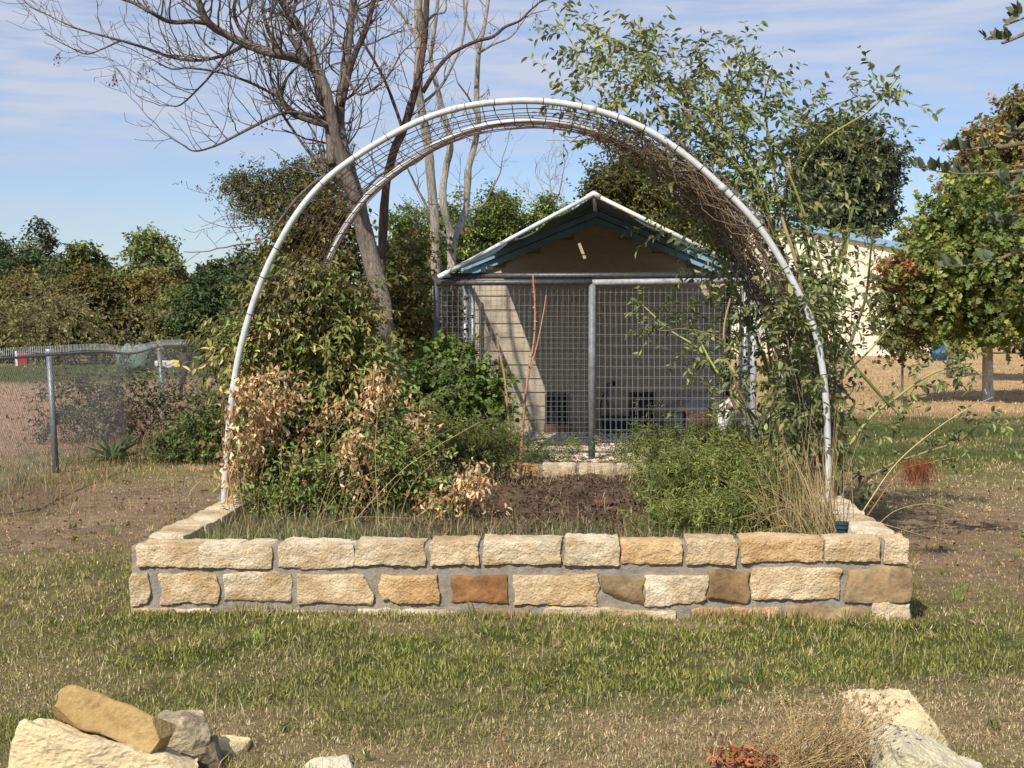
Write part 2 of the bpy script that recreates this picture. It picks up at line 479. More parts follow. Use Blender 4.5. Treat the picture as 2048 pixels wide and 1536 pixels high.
def ground_mix(x, y):
    """fraction of green, of straw, of bare reddish litter at a place"""
    P = np.stack([x, y, 0 * x], -1)
    n1 = fbm(P * .55, 5, 4); n2 = fbm(P * 1.9, 9, 4); n3 = fbm(P * np.array([.25, .08, 1]), 15, 3)
    green = .44 + n1 * .8 + n2 * .8
    green = green + .55 * ell(x, y, .55, 6.35, 1.35, .62) + .3 * ell(x, y, 1.9, 6.6, 1.0, .6) + .25 * ell(x, y, -1.6, 6.2, 1.3, 1.0)
    green = green - .5 * ell(x, y, 2.2, 5.6, .8, .5) - .4 * ell(x, y, .6, 5.0, 1.6, .45) - .35 * ell(x, y, -.9, 7.0, .5, .35)
    green = green + .15 * ell(x, y, -3.4, 8.2, 1.5, 1.1)
    litter = ell(x, y, -3.9, 11.2, 2.3, 2.1, .5) + ell(x, y, 4.0, 9.9, 2.1, 1.7, .4)
    litter = litter + .55 * ell(x, y, 2.75, 8.0, .6, .6)
    green = green + .55 * ell(x, y, 5.8, 19.0, 4.8, 4.6, .5) * (x > -1.5)
    green = green - 1.1 * ell(x, y, -12, 24, 9, 11, .2)
    far = np.clip((y - 22.5 + n1 * 3) / 3, 0, 1) * (x > -3)
    green = green - far * (1.0 + n3) + .55 * ell(x, y, 9.5, 33, 6, 1.3, .5)
    green = green + .8 * ell(x, y, -14, 46, 6, 9)
    litter = np.clip(litter + n2 * .35 * (litter > .05), 0, 1)
    return np.clip(green, 0.02, 1), litter, far


def ground_col(x, y, soilness=.5):
    g, l, f = ground_mix(x, y)
    P = np.stack([x, y, 0 * x], -1); n = fbm(P * 3.1, 21, 3)[..., None]
    green = np.array([.075, .088, .026]) * (1 + .5 * n); straw = np.array([.27, .205, .105]) * (1 + .35 * n)
    lit = np.array([.27, .185, .12]) * (1 + .5 * n); dirt = np.array([.34, .215, .125]) * (1 + .3 * n)
    c = green * g[..., None] + straw * (1 - g[..., None])
    left = ell(x, y, -13, 24, 10, 12, .2)[..., None]
    pink = np.array([.36, .235, .155]) * (1 + .3 * n)
    c = c * (1 - left * (1 - g[..., None])) + pink * left * (1 - g[..., None])
    c = c * (1 - l[..., None]) + lit * l[..., None]
    tan = np.array([.42, .285, .15]) * (1 + .35 * n)
    ff = (f * (1 - g))[..., None]
    return c * (1 - ff) + tan * ff


def ground_z(x, y):
    P = np.stack([x, y, 0 * x], -1)
    return fbm(P * .8, 31, 3) * .02 * np.clip(y / 6, 0, 1)


# ground sheet: a fan of cells that grow with distance
ys = np.concatenate([[-80, -40, -20, -10, -5, -2, 0.5], np.geomspace(1.5, 900, 270)])
us = np.linspace(-1, 1, 171); us = np.sign(us) * np.abs(us) ** 1.5
YY, UU = np.meshgrid(ys, us, indexing='ij'); XX = UU * (np.maximum(YY, 0) * .9 + 14 + np.maximum(-YY, 0))
ZZ = ground_z(XX, YY)
acc = Acc(); nr_, nc_ = YY.shape
ii = (np.arange(nr_ - 1)[:, None] * nc_ + np.arange(nc_ - 1)[None]).ravel()
gc = ground_col(XX.ravel(), YY.ravel())
gc = gc * np.where(YY.ravel() < 14, .8, .95)[:, None]
acc.add(np.stack([XX, YY, ZZ], -1).reshape(-1, 3), np.stack([ii, ii + 1, ii + nc_ + 1, ii + nc_], 1), gc)
acc.build('ground', M['ground'], smooth=True, kind='structure')

# ------------------------------------------------------------------ raised bed frame
FL = np.array([-1.985, 7.34, 0.0]); TH = R(3.1)
E1 = np.array([math.cos(TH), -math.sin(TH), 0]); E2 = np.array([math.sin(TH), math.cos(TH), 0]); BW, BD, WT = 3.985, 4.35, .22


def B(s, t, z=0.0): return FL + E1 * s + E2 * t + np.array([0, 0, z])


def onfront(px, py):
    d = ray(px, py); o = np.array([0, 0, HC]); k = np.dot(FL - o, E2) / np.dot(d, E2); p = o + d * k
    return np.dot(p - FL, E1), p[2]


def topz(s): return .375 + .05 * s / BW


def in_bed(x, y, m=0.0):
    s = (x - FL[0]) * E1[0] + (y - FL[1]) * E1[1]; t = (x - FL[0]) * E2[0] + (y - FL[1]) * E2[1]
    return (s > -m) & (s < BW + m) & (t > -m) & (t < BD + m)


bed = empty('raised_garden_bed', B(BW / 2, 0, 0), 'long low raised bed of cream and brown limestone blocks set in grey mortar', 'raised bed')


def rough_block(hx, hy, hz, seed, nx=12, ny=7, nz=6, r=.02, amp=.006, warp=.1, face=1.0, ywarp=.12, cuts=0):
    """a split stone block: rounded box, warped outline, rough relief; local axes x along, y deep, z up"""
    def grid(a, b, na, nb):
        u = np.linspace(-1, 1, na + 1); v = np.linspace(-1, 1, nb + 1); return np.meshgrid(u, v, indexing='ij')
    Vs, Fs, n = [], [], 0
    for ax in range(3):
        for sg in (-1, 1):
            na, nb = [(ny, nz), (nx, nz), (nx, ny)][ax]
            a, b = grid(0, 0, na, nb); P = np.zeros(a.shape + (3,)); o = [i for i in range(3) if i != ax]
            P[..., ax] = sg; P[..., o[0]] = a; P[..., o[1]] = b
            i = (np.arange(na)[:, None] * (nb + 1) + np.arange(nb)[None]).ravel()
            f = np.stack([i, i + nb + 1, i + nb + 2, i + 1], 1)
            if (sg > 0) == (ax == 1): f = f[:, ::-1]
            Vs.append(P.reshape(-1, 3)); Fs.append(f + n); n += P.size // 3
    P = np.concatenate(Vs); Fq = np.concatenate(Fs); H = np.array([hx, hy, hz]); rr = min(r, hx * .8, hy * .8, hz * .8)
    q = P * H; inner = np.clip(q, -(H - rr), H - rr); d = q - inner; q = inner + norm(d) * rr * (np.linalg.norm(d, axis=1, keepdims=True) > 1e-9)
    nrm = norm(np.where(np.abs(d).sum(1, keepdims=True) > 1e-9, d, P))
    sc = max(hx, hz)
    w = np.stack([vnoise(P * 1.1 + seed * 7.3, 1), vnoise(P * 1.1 + seed * 3.1 + 50, 2), vnoise(P * 1.1 + seed * 5.7 + 90, 3)], 1)
    q = q + w * np.array([hz, hy * ywarp, hz]) * warp
    q = q + np.stack([vnoise(q * 17 + seed * 2.1, 21), 0 * q[:, 0], vnoise(q * 17 + seed * 4.3, 22)], 1) * min(hz, hx) * .11 * np.clip(warp * 8, 0, 1)
    r_c = np.random.default_rng(seed + 500)
    for _c in range(cuts):
        pn = norm(r_c.normal(size=3) + r_c.choice([-1, 1], 3) * [.5, .3, .7]); ext = np.abs(pn) @ H; dd_ = ext * r_c.uniform(.62, .86)
        ov = q @ pn - dd_; q = q - np.clip(ov, 0, None)[:, None] * pn
    q = q + nrm * (fbm(q * 26 + seed * 11.7, 4, 3)[:, None] * amp * 1.3 + fbm(q * 90 + seed, 8, 2)[:, None] * amp * 1.1) * face
    return q, Fq


def block(name, parent, center, half, ax, seed, m, tint=(1, 1, 1), up=(0, 0, 1), **kw):
    extra = {k: kw.pop(k) for k in ('label',) if k in kw}
    q, Fq = rough_block(*half, seed, **kw)
    ax = norm(np.array(ax, float)); up = np.array(up, float); up = norm(up - ax * np.dot(ax, up)); ay = np.cross(up, ax)
    A = Acc(); off = np.array(center)
    V = q[:, :1] * ax + q[:, 1:2] * ay + q[:, 2:] * up
    A.add(V + off, Fq)
    e = A
    o = e.build(name, m, parent, smooth=True)
    # put the stone's origin at its own middle
    loc = off - (parent_origin(parent) if parent is not None else 0)
    me = o.data; co = np.empty(len(me.vertices) * 3, np.float32); me.vertices.foreach_get('co', co)
    co = co.reshape(-1, 3) - loc.astype(np.float32); me.vertices.foreach_set('co', co.ravel()); o.location = Vector(loc)
    o.color = (*tint, 1); me.update()
    return tag(o, **extra)


# front face stones, measured one by one
cream, warm, orange, white_ = (1, 1, 1), (1.0, .94, .86), (.97, .80, .60), (1.08, 1.1, 1.16)
TOP = [(274, 397, 1090, 1134, warm), (399, 543, 1090, 1136, cream), (558, 706, 1089, 1135, white_), (712, 848, 1085, 1131, cream), (862, 956, 1083, 1130, warm), (968, 1122, 1081, 1130, cream),
       (1130, 1237, 1081, 1130, cream), (1243, 1362, 1086, 1128, orange), (1375, 1472, 1080, 1129, warm), (1484, 1645, 1079, 1124, (.98, .82, .66)), (1652, 1758, 1079, 1122, warm), (1768, 1815, 1079, 1126, warm)]
MID = [(262, 298, 1146, 1207, cream), (320, 436, 1146, 1208, warm), (448, 582, 1146, 1209, cream), (595, 747, 1146, 1209, warm), (762, 875, 1146, 1205, orange), (903, 1016, 1150, 1205, 'rust'),
       (1027, 1195, 1148, 1208, (1, .93, .82)), (1204, 1288, 1150, 1208, 'grey'), (1291, 1415, 1148, 1210, white_), (1416, 1497, 1140, 1208, 'brown'), (1505, 1682, 1137, 1200, warm), (1694, 1822, 1136, 1202, 'tan')]
LOW = [(262, 420, 1216, 1262, white_), (440, 700, 1217, 1265, cream), (720, 930, 1216, 1268, white_), (950, 1060, 1216, 1268, 'grey'), (1085, 1350, 1216, 1272, cream), (1384, 1560, 1214, 1272, (1.0, .78, .66)), (1577, 1735, 1210, 1272, 'tan'), (1747, 1820, 1206, 1272, white_)]
sd = 1
for row, depth_off in ((TOP, -.014), (MID, -.013), (LOW, -.012)):
    for (x0, x1, y0, y1, tint) in row:
        s0, z1 = onfront(x0, y0); s1, z0 = onfront(x1, y1)
        m_, tn, lab = M['lime'], tint, None
        if isinstance(tint, str):
            m_ = M['smoothstone']
            tn = {'rust': (.92, .60, .42), 'grey': (.92, .87, .80), 'brown': (.85, .76, .64), 'tan': (1.15, 1.1, 1.02)}[tint]
            lab = {'rust': 'rust brown stone with a dark band', 'grey': 'dull grey brown stone', 'brown': 'smooth dark brown stone', 'tan': 'smooth flat tan stone'}[tint]
        dep = .10 if row is not TOP else .11
        kw = dict(nx=26, nz=12, ny=5, cuts=rnd.choice([0, 1, 1, 2]) if row is not TOP else 0, r=.008 if row is TOP else .010, amp=.007 if m_ is M['lime'] else .003, warp=.11 if row is TOP else .17)
        if lab: kw['label'] = lab
        block('stone', bed, B((s0 + s1) / 2, dep + depth_off + rnd.uniform(-.004, .004), (z0 + z1) / 2), ((s1 - s0) / 2 + .005, dep, max((z1 - z0) / 2, .03) + .003), E1, sd, m_, tn, **kw)
        sd += 1
# side and back walls: two courses of blocks
def side_course(s_c, along, t_from, t_to, z0, z1, zslope=0):
    global sd
    t = t_from
    while t < t_to - .1:
        l = min(rnd.uniform(.26, .44), t_to - t)
        if t_to - (t + l) < .12: l = t_to - t
        zc = (z0 + z1) / 2 + rnd.uniform(-.006, .006)
        c = B(s_c, t + l / 2, zc) if along == 't' else B(t + l / 2, s_c, zc)
        block('stone', bed, c, (l / 2 - .009, .105, (z1 - z0) / 2), E2 if along == 't' else E1, sd, M['lime'], rnd.choice([cream, warm, white_, (1, .85, .7), white_]), nx=8, nz=4, ny=4, amp=.006, warp=.16, r=.02)
        sd += 1; t += l


for s_c, zt in ((.11, topz(0)), (BW - .11, topz(BW))):
    side_course(s_c, 't', .235, BD - .22, zt - .12, zt - .002)
    side_course(s_c, 't', .235, BD - .22, zt - .29, zt - .15)
    side_course(s_c, 't', .235, BD - .22, zt - .47, zt - .32)
side_course(BD - .11, 's', 0, BW, topz(1) - .13, topz(1) - .005)
side_course(BD - .11, 's', 0, BW, topz(1) - .30, topz(1) - .16)
# mortar: a rough slab a little behind the stone faces, all four walls
def mortar_wall(s0, s1, t0, t1, zt0, zt1, name='mortar'):
    A = Acc()
    nu = max(8, int((s1 - s0 + t1 - t0) / .014)); nv = 26
    along_s = (s1 - s0) > (t1 - t0)
    zb = -.08
    rows = []
    # profile around the wall cross-section
    prof = [(0, zb)] + [(0, z) for z in np.linspace(.0, 1, nv)[1:]] + [(.33, 1), (.66, 1)] + [(1, z) for z in np.linspace(1, 0, 10)]
    prof[0] = (0, 0)
    u = np.linspace(0, 1, nu)
    PV = np.array(prof)
    ss = s0 + (s1 - s0) * (u[:, None] if along_s else PV[None, :, 0]) + 0 * u[:, None]
    tt = t0 + (t1 - t0) * (PV[None, :, 0] if along_s else u[:, None]) + 0 * u[:, None]
    ss = np.broadcast_to(ss, (nu, len(prof))); tt = np.broadcast_to(tt, (nu, len(prof)))
    ztop = zt0 + (zt1 - zt0) * u[:, None]
    zz = zb + (ztop - zb) * PV[None, :, 1]
    P = FL + ss[..., None] * E1 + tt[..., None] * E2; P[..., 2] = zz
    n = fbm(P * 34, 77, 4)
    dirv = (E2 if along_s else E1)
    sg = np.where(PV[:, 0] < .5, -1, 1)[None, :, None]
    n2_ = fbm(P * 9, 78, 3); P = P + dirv * sg * (n[..., None] * .012 + n2_[..., None] * .012); P[..., 2] += n * .006
    nn = len(prof)
    i = (np.arange(nu - 1)[:, None] * nn + np.arange(nn - 1)[None]).ravel()
    A.add(P.reshape(-1, 3), np.stack([i, i + nn, i + nn + 1, i + 1], 1))
    for e, fl in ((0, 1), (nu - 1, 0)):
        cen = P[e].mean(0); Vv = np.concatenate([P[e], [cen]]); k = np.arange(nn - 1)
        f = np.stack([k, k + 1, np.full(nn - 1, nn)], 1); A.add(Vv, f if fl else f[:, ::-1])
    A.build(name, M['mortar'], bed, smooth=True)


mortar_wall(.006, BW - .006, .004, .205, topz(0) - .024, topz(BW) - .02)
mortar_wall(.02, .198, .20, BD - .2, topz(0) - .02, topz(0) - .02)
mortar_wall(BW - .198, BW - .02, .20, BD - .2, topz(BW) - .02, topz(BW) - .02)
mortar_wall(.02, BW - .02, BD - .2, BD - .02, topz(1) - .02, topz(1) - .02)
# soil inside
def soil_z(s, t): return .29 + .03 * np.sin(s * 1.3) * np.sin(t * 1.1 + .4) + .07 * np.exp(-((s - 2.4) ** 2 / .5 + (t - 2.9) ** 2 / .35))


sg_, tg_ = np.meshgrid(np.linspace(.15, BW - .15, 170), np.linspace(.15, BD - .15, 170), indexing='ij')
P = FL + sg_[..., None] * E1 + tg_[..., None] * E2
n = fbm(P * 14, 41, 4); P[..., 2] = soil_z(sg_, tg_) + n * .045
i = (np.arange(169)[:, None] * 170 + np.arange(169)[None]).ravel()
acc = Acc(); cc = np.array([.085, .056, .038]) * (1 + .8 * fbm(P * 6, 43, 3)[..., None])
acc.add(P.reshape(-1, 3), np.stack([i, i + 170, i + 171, i + 1], 1), cc.reshape(-1, 3))
acc.build('garden_soil', M['soil'], smooth=True, kind='structure')

# ------------------------------------------------------------------ arch
AF = lambda px: 9.0 + (8.8 - 9.0) * (px - 450) / 1205
front_px = [(447, 1035), (450, 960), (458, 850), (470, 752), (487, 672), (512, 590), (546, 510), (592, 430), (645, 366), (705, 318), (765, 280), (832, 245), (905, 219), (985, 205), (1075, 202),
            (1160, 213), (1240, 236), (1312, 270), (1382, 319), (1450, 380), (1512, 446), (1562, 520), (1602, 595), (1626, 650), (1641, 710), (1652, 800), (1656, 900), (1658, 1030)]
arch = empty('garden_arch', (0, 8.9, 0.3), 'tall white plastic pipe arch carrying rusty wire mesh over the raised bed', 'garden arch')
fp = smooth_path([W(x, y, AF(x)) for x, y in front_px], 150)


def back_of(x, y):
    k = (650 - 242) / (650 - 202); yy = 650 + (y - 650) * k
    kx = .814 + .05 * max(0, (y - 550) / 450)
    return 1134 + (x - 1134) * kx, yy


bp_ = smooth_path([W(*back_of(x, y), AF(x) + .87) for x, y in front_px], 150)
bp_[:, 2] = np.maximum(bp_[:, 2], .2); fp[:, 2] = np.maximum(fp[:, 2], .2)
acc = Acc(); hw = fp[:, 2:3]
white_pvc = np.array([.74, .77, .80])
add_tube(acc, fp, .0208, 12, np.array([.60, .61, .60])); acc.build('front_pipe', M['pvc'], arch, smooth=True)
acc = Acc(); add_tube(acc, bp_, .0215, 12, np.array([.52, .53, .53])); acc.build('back_pipe', M['pvc'], arch, smooth=True)
for pth, idx in ((fp, (66, 84, 104, 125)), (bp_, (60, 95))):
    for k in idx:
        acc = Acc(); add_tube(acc, pth[k:k + 2], .0230, 12, (.55, .56, .55)); acc.build('pipe_coupling', M['pvc'], arch, smooth=True)
for k in (9, 16, 25, 30, 34, 44, 50, 56, 62, 68, 72, 78, 83, 88, 92, 97, 101, 106, 111, 117, 122, 128, 135):
    d = norm(fp[k + 1] - fp[k]); acc = Acc(); tilt = np.array([0, .3 * rnd.uniform(-1, 1), 0])
    add_tube(acc, np.array([fp[k] - (d * .0022), fp[k] + d * .0022]), .0232, 10); 
    pr = fp[k] + np.array([rnd.uniform(-.02, .02), .02, -.05]); segs(acc, [fp[k] + np.array([0, .01, -.026])], [pr], .0025)
    acc.build('cable_tie', M['black'], arch)
acc = Acc(); NW = 13
cen = np.array([.12, 0, 0])
for j in range(NW):
    v = .03 + .94 * j / (NW - 1)
    line = fp * (1 - v) + bp_ * v
    sag = math.sin(math.pi * v) * .055
    rad = norm(np.stack([line[:, 0] - .18, 0 * line[:, 0], (line[:, 2] - .6)], 1))
    wob = vnoise(line * 2.3 + j * .37, 60)[:, None] * .018
    line = line - rad * (sag + .035 + wob)
    seg = line[18:134]
    V, Fq = tube(seg, .0028, 4); acc.add(V, Fq)
for i in range(20, 134, 2):
    v = np.linspace(0.0, 1.0, 9)[:, None]
    line = fp[i] * (1 - v) + bp_[i] * v
    rad = norm(np.stack([line[:, 0] - .18, 0 * line[:, 0], (line[:, 2] - .6)], 1))
    line = line - rad * (np.sin(math.pi * v) * .055 + .035); line[0] = fp[i]; line[-1] = bp_[i]
    line = line + (norm(fp[i + 1] - fp[i])) * (vnoise(np.array([[i * .9, k * .8, 0] for k in range(9)]), 3)[:, None] * .02)
    V, Fq = tube(line, .0028, 4); acc.add(V, Fq)
acc.build('wire_mesh', M['rust'], arch, kind='stuff')
# dead vine stems woven through the right half of the mesh
acc = Acc(); rg = np.random.default_rng(5)
for q in range(380):
    i0 = int(rg.triangular(78, 100, 118)); ln = int(rg.uniform(4, 16)); v0 = rg.uniform(0, 1); dv = rg.normal(0, .45)
    idx = np.clip(np.arange(i0, i0 + ln, 2), 0, 146)
    if len(idx) < 3: continue
    v = np.clip(v0 + dv * np.linspace(0, 1, len(idx)), 0, 1)[:, None]
    line = fp[idx] * (1 - v) + bp_[idx] * v
    rad = norm(np.stack([line[:, 0] - .18, 0 * line[:, 0], (line[:, 2] - .6)], 1))
    line = line + rad * (rg.uniform(-.10, .05) + rg.normal(0, .035, (len(idx), 1)) - np.sin(math.pi * v) * .03)
    V, Fq = tube(line, rg.uniform(.0012, .0032), 4); acc.add(V, Fq, np.array([.15, .105, .075]) * rg.uniform(.5, 1.5))
o = acc.build('dead_vine', M['twig'], kind='stuff'); tag(o, 'brown tangle of dead vine stems woven through the arch mesh', 'dead vine')

# ------------------------------------------------------------------ kennel
KY, KZ = 14.5, .12
kx0, kx1 = W(873, 700, KY)[0], W(1507, 700, KY)[0]
kmid = W(1184, 700, KY)[0]
SHY = 18.4
ken = empty('dog_kennel', (kmid, KY, KZ), 'large dog run of grey pipe frame and welded wire mesh under a tented tarp', 'dog kennel')
darkgrey, silver = np.array([.10, .10, .105]), np.array([.36, .38, .40])


def pole(name, a, b, r, col, m='galv', parent=ken, **kw):
    A = Acc(); add_tube(A, np.array([a, b]), r, 12, col); return A.build(name, M[m], parent, smooth=True, **kw)


ztop = W(873, 552, KY)[2]
pole('post', (kx0, KY, 0), (kx0, KY, ztop + .0), .032, darkgrey)
pole('post', (kmid, KY - .01, KZ - .06), (kmid, KY - .01, ztop - .05), .036, np.array([.24, .25, .26]), 'paintpipe')
pole('post', (kx1, KY, 0), (kx1, KY, ztop), .032, np.array([.55, .58, .6]), 'paintpipe')
pole('post', (kx1 - .075, KY + .07, 0), (kx1 - .075, KY + .07, ztop - .02), .026, silver)
for X, Yp, r_, c_ in ((kx0 + .02, 16.4, .04, darkgrey), (W(931, 700, 17.6)[0], 17.6, .035, silver), (W(946, 700, 18.2)[0], 18.2, .03, silver * .9), (W(1455, 700, 18.0)[0], 18.0, .05, darkgrey * .3), (W(1476, 700, 16.6)[0] + .1, 16.6, .035, silver * .8)):
    pole('post', (X, Yp, 0), (X, Yp, ztop - .02), r_, c_)
pole('top_rail', (kx0 - .02, KY + .02, ztop), (kx1, KY + .02, ztop + .01), .030, darkgrey * .9)
pole('lower_rail', (kx0, KY - .02, ztop - .068), (kmid, KY - .02, ztop - .066), .030, darkgrey * 1.1)
pole('lower_rail', (kmid, KY - .02, ztop - .066), (kx1 - .02, KY - .02, ztop - .045), .030, np.array([.46, .47, .48]), 'paintpipe')
pole('side_rail', (kx0, KY, ztop - .01), (W(940, 700, 18.3)[0], 18.3, ztop + .02), .028, darkgrey)
pole('side_rail', (kx1, KY, ztop - .01), (W(1462, 700, 18.3)[0] + .1, 18.3, ztop + .02), .028, silver * .7)
pole('bottom_rail', (kx0, KY, KZ + .09), (kmid, KY, KZ + .085), .012, silver * .6)
pole('bottom_rail', (kmid, KY, KZ + .085), (kx1, KY, KZ + .09), .012, silver * .6)


def welded(p0, p1, z0, z1, sx=.056, sz=.108, r=.0018, dy=0.0, ph=0.0, wob=.0, col=(.42, .44, .46)):
    """welded wire panel from plan point p0 to p1"""
    p0 = np.array([*p0, 0.0]); p1 = np.array([*p1, 0.0]); Ln = np.linalg.norm(p1 - p0); d = (p1 - p0) / Ln; nrm_ = np.array([-d[1], d[0], 0])
    A = Acc(); nx_ = int(Ln / sx)
    a = p0 + d * ((np.arange(nx_) + .5 + ph) * sx)[:, None] + nrm_ * dy
    nz_ = 8; zs = np.linspace(z0, z1, nz_ + 1)
    for k in range(nz_):
        q0 = a + [0, 0, zs[k]]; q1 = a + [0, 0, zs[k + 1]]
        for q in (q0, q1): q += nrm_ * (vnoise(q * 1.7, 91)[:, None] * wob) + d * (vnoise(q * 2.9, 92)[:, None] * wob * .4)
        segs(A, q0, q1, r * .9, np.array(col) * .6)  # upright wires coloured darker to mute the sunlight they catch
    zz = np.arange(z0 + sz * (.3 + ph), z1, sz); m = int(Ln / .25) + 1; t = np.linspace(0, Ln, m + 1)
    for k in range(m):
        q0 = p0 + d * t[k] + nrm_ * dy + np.stack([0 * zz, 0 * zz, zz], 1); q1 = p0 + d * t[k + 1] + nrm_ * dy + np.stack([0 * zz, 0 * zz, zz], 1)
        for q in (q0, q1): q += nrm_ * (vnoise(q * 1.7, 91)[:, None] * wob); q[:, 2] += vnoise(q * 1.3, 93) * wob * .5
        segs(A, q0, q1, r, col)
    return A


gp = 'mesh panels of the dog run'
for (a, b, dy, ph, cl) in (((kx0 + .03, KY), (kmid - .03, KY), 0, 0, (.42, .44, .46)), ((kmid + .03, KY), (kx1 - .04, KY), 0, .3, (.5, .52, .54)), ((kx0 + .05, KY + .12), (kmid, KY + .12), 0, .45, (.32, .34, .36)), ((kmid, KY + .12), (kx1 - .1, KY + .12), 0, .1, (.4, .42, .44))):
    welded(a, b, KZ + .03, ztop - .07, sx=.056 if dy == 0 else .1, dy=dy, ph=ph, wob=.012, col=cl).build('mesh_panel', M['wire'], ken, kind='stuff')
welded((kx0, KY + .05), (W(940, 700, 18.3)[0], 18.3), KZ, ztop - .04, wob=.01, col=(.25, .26, .27)).build('mesh_panel', M['wire'], ken, kind='stuff')
welded((kx1, KY + .05), (W(1462, 700, 18.3)[0] + .1, 18.3), KZ, ztop - .04, wob=.01).build('mesh_panel', M['wire'], ken, kind='stuff')
# gravel pad
acc = Acc(); nx_, ny_ = 60, 60
gx, gy = np.meshgrid(np.linspace(kx0 - .15, kx1 + .15, nx_), np.linspace(KY - .35, SHY + .02, ny_), indexing='ij')
P = np.stack([gx, gy, KZ - .01 + .012 * fbm(np.stack([gx * 3, gy * 3, 0 * gx], -1), 4)], -1)
P[0, :, 2] = P[-1, :, 2] = P[:, 0, 2] = -.02
i = (np.arange(nx_ - 1)[:, None] * ny_ + np.arange(ny_ - 1)[None]).ravel()
acc.add(P.reshape(-1, 3), np.stack([i, i + ny_, i + ny_ + 1, i + 1], 1), (.30, .21, .16)); acc.build('gravel_pad', M['ground'], smooth=True, kind='structure')
n = 6500
P = np.stack([rng.uniform(kx0, kx1, n), KY - .25 + rng.power(1.1, n) * (SHY - KY + .2), np.full(n, KZ + .004)], 1)
acc = Acc(); u = norm(rng.normal(size=(n, 6, 3))) ; s_ = rng.uniform(.012, .028, (n, 1, 1)) * np.array([1.2, 1, .7])
octv = np.array([[1, 0, 0], [0, 1, 0], [-1, 0, 0], [0, -1, 0], [0, 0, 1], [0, 0, -1]], float)[None] + rng.normal(0, .18, (n, 6, 3))
fo = np.array([[0, 1, 4], [1, 2, 4], [2, 3, 4], [3, 0, 4], [1, 0, 5], [2, 1, 5], [3, 2, 5], [0, 3, 5]])
an = rng.uniform(0, 6.28, n); ro = np.stack([np.stack([np.cos(an), -np.sin(an), 0 * an], 1), np.stack([np.sin(an), np.cos(an), 0 * an], 1), np.stack([0 * an, 0 * an, 0 * an + 1], 1)], 1)
V = np.einsum('nij,nkj->nki', ro, octv * s_) + P[:, None]
cg = pick_cols(n, [(.5, .36, .28), (.58, .48, .38), (.36, .22, .17), (.42, .38, .34), (.62, .55, .46)], .2)
acc.add(V.reshape(-1, 3), (np.arange(n)[:, None, None] * 6 + fo[None]).reshape(-1, 3), np.repeat(cg, 6, 0))
acc.build('gravel', M['gravel'], kind='stuff')
# tented tarp and its white plastic ridge frame
apex = W(1187, 388, KY - .12); pl = W(880, 553, KY - .12); pr = W(1512, 549, KY - .12)
shx = W(1192, 440, SHY)[0]
pole('tarp_pole', apex, pl, .021, np.array([.66, .68, .68]), 'pvc')
pole('tarp_pole', apex, pr, .021, np.array([.72, .68, .60]), 'pvc')
acc = Acc(); add_tube(acc, np.array([apex + norm(pl - apex) * .07, apex + [0, 0, .004], apex + norm(pr - apex) * .07]), .03, 10, (.74, .74, .72)); acc.build('pole_connector', M['pvc'], ken, smooth=True)
acc = Acc(); add_tube(acc, np.array([apex + [0, .02, -.02], apex + [.02, .1, -.1], apex + [.03, .25, -.14]]), .02, 8, (.55, .54, .5)); acc.build('pole_connector', M['pvc'], ken, smooth=True)
for p_, q_ in ((pl, apex), (pr, apex)):
    d = norm(q_ - p_); acc = Acc(); add_tube(acc, np.array([p_ - d * .02, p_ + d * .09]), .029, 10, (.78, .78, .76)); acc.build('pole_connector', M['pvc'], ken, smooth=True)
pole('ridge_pole', apex + [0, .05, 0], np.array([shx, SHY - .05, W(1192, 424, SHY)[2]]), .019, np.array([.6, .6, .58]), 'pvc')
for k, px in enumerate((932, 967, 980)):
    acc = Acc(); box_at(acc, W(px, 543 - k * 4, KY + .25 + k * .3), (.022 + .005 * k, .03, .02), col=(.75, .76, .76)); acc.build('white_clip', M['pvc'], ken)
nu, nv = 41, 25; slope_ = .407; gz = W(1192, 432, SHY)[2]
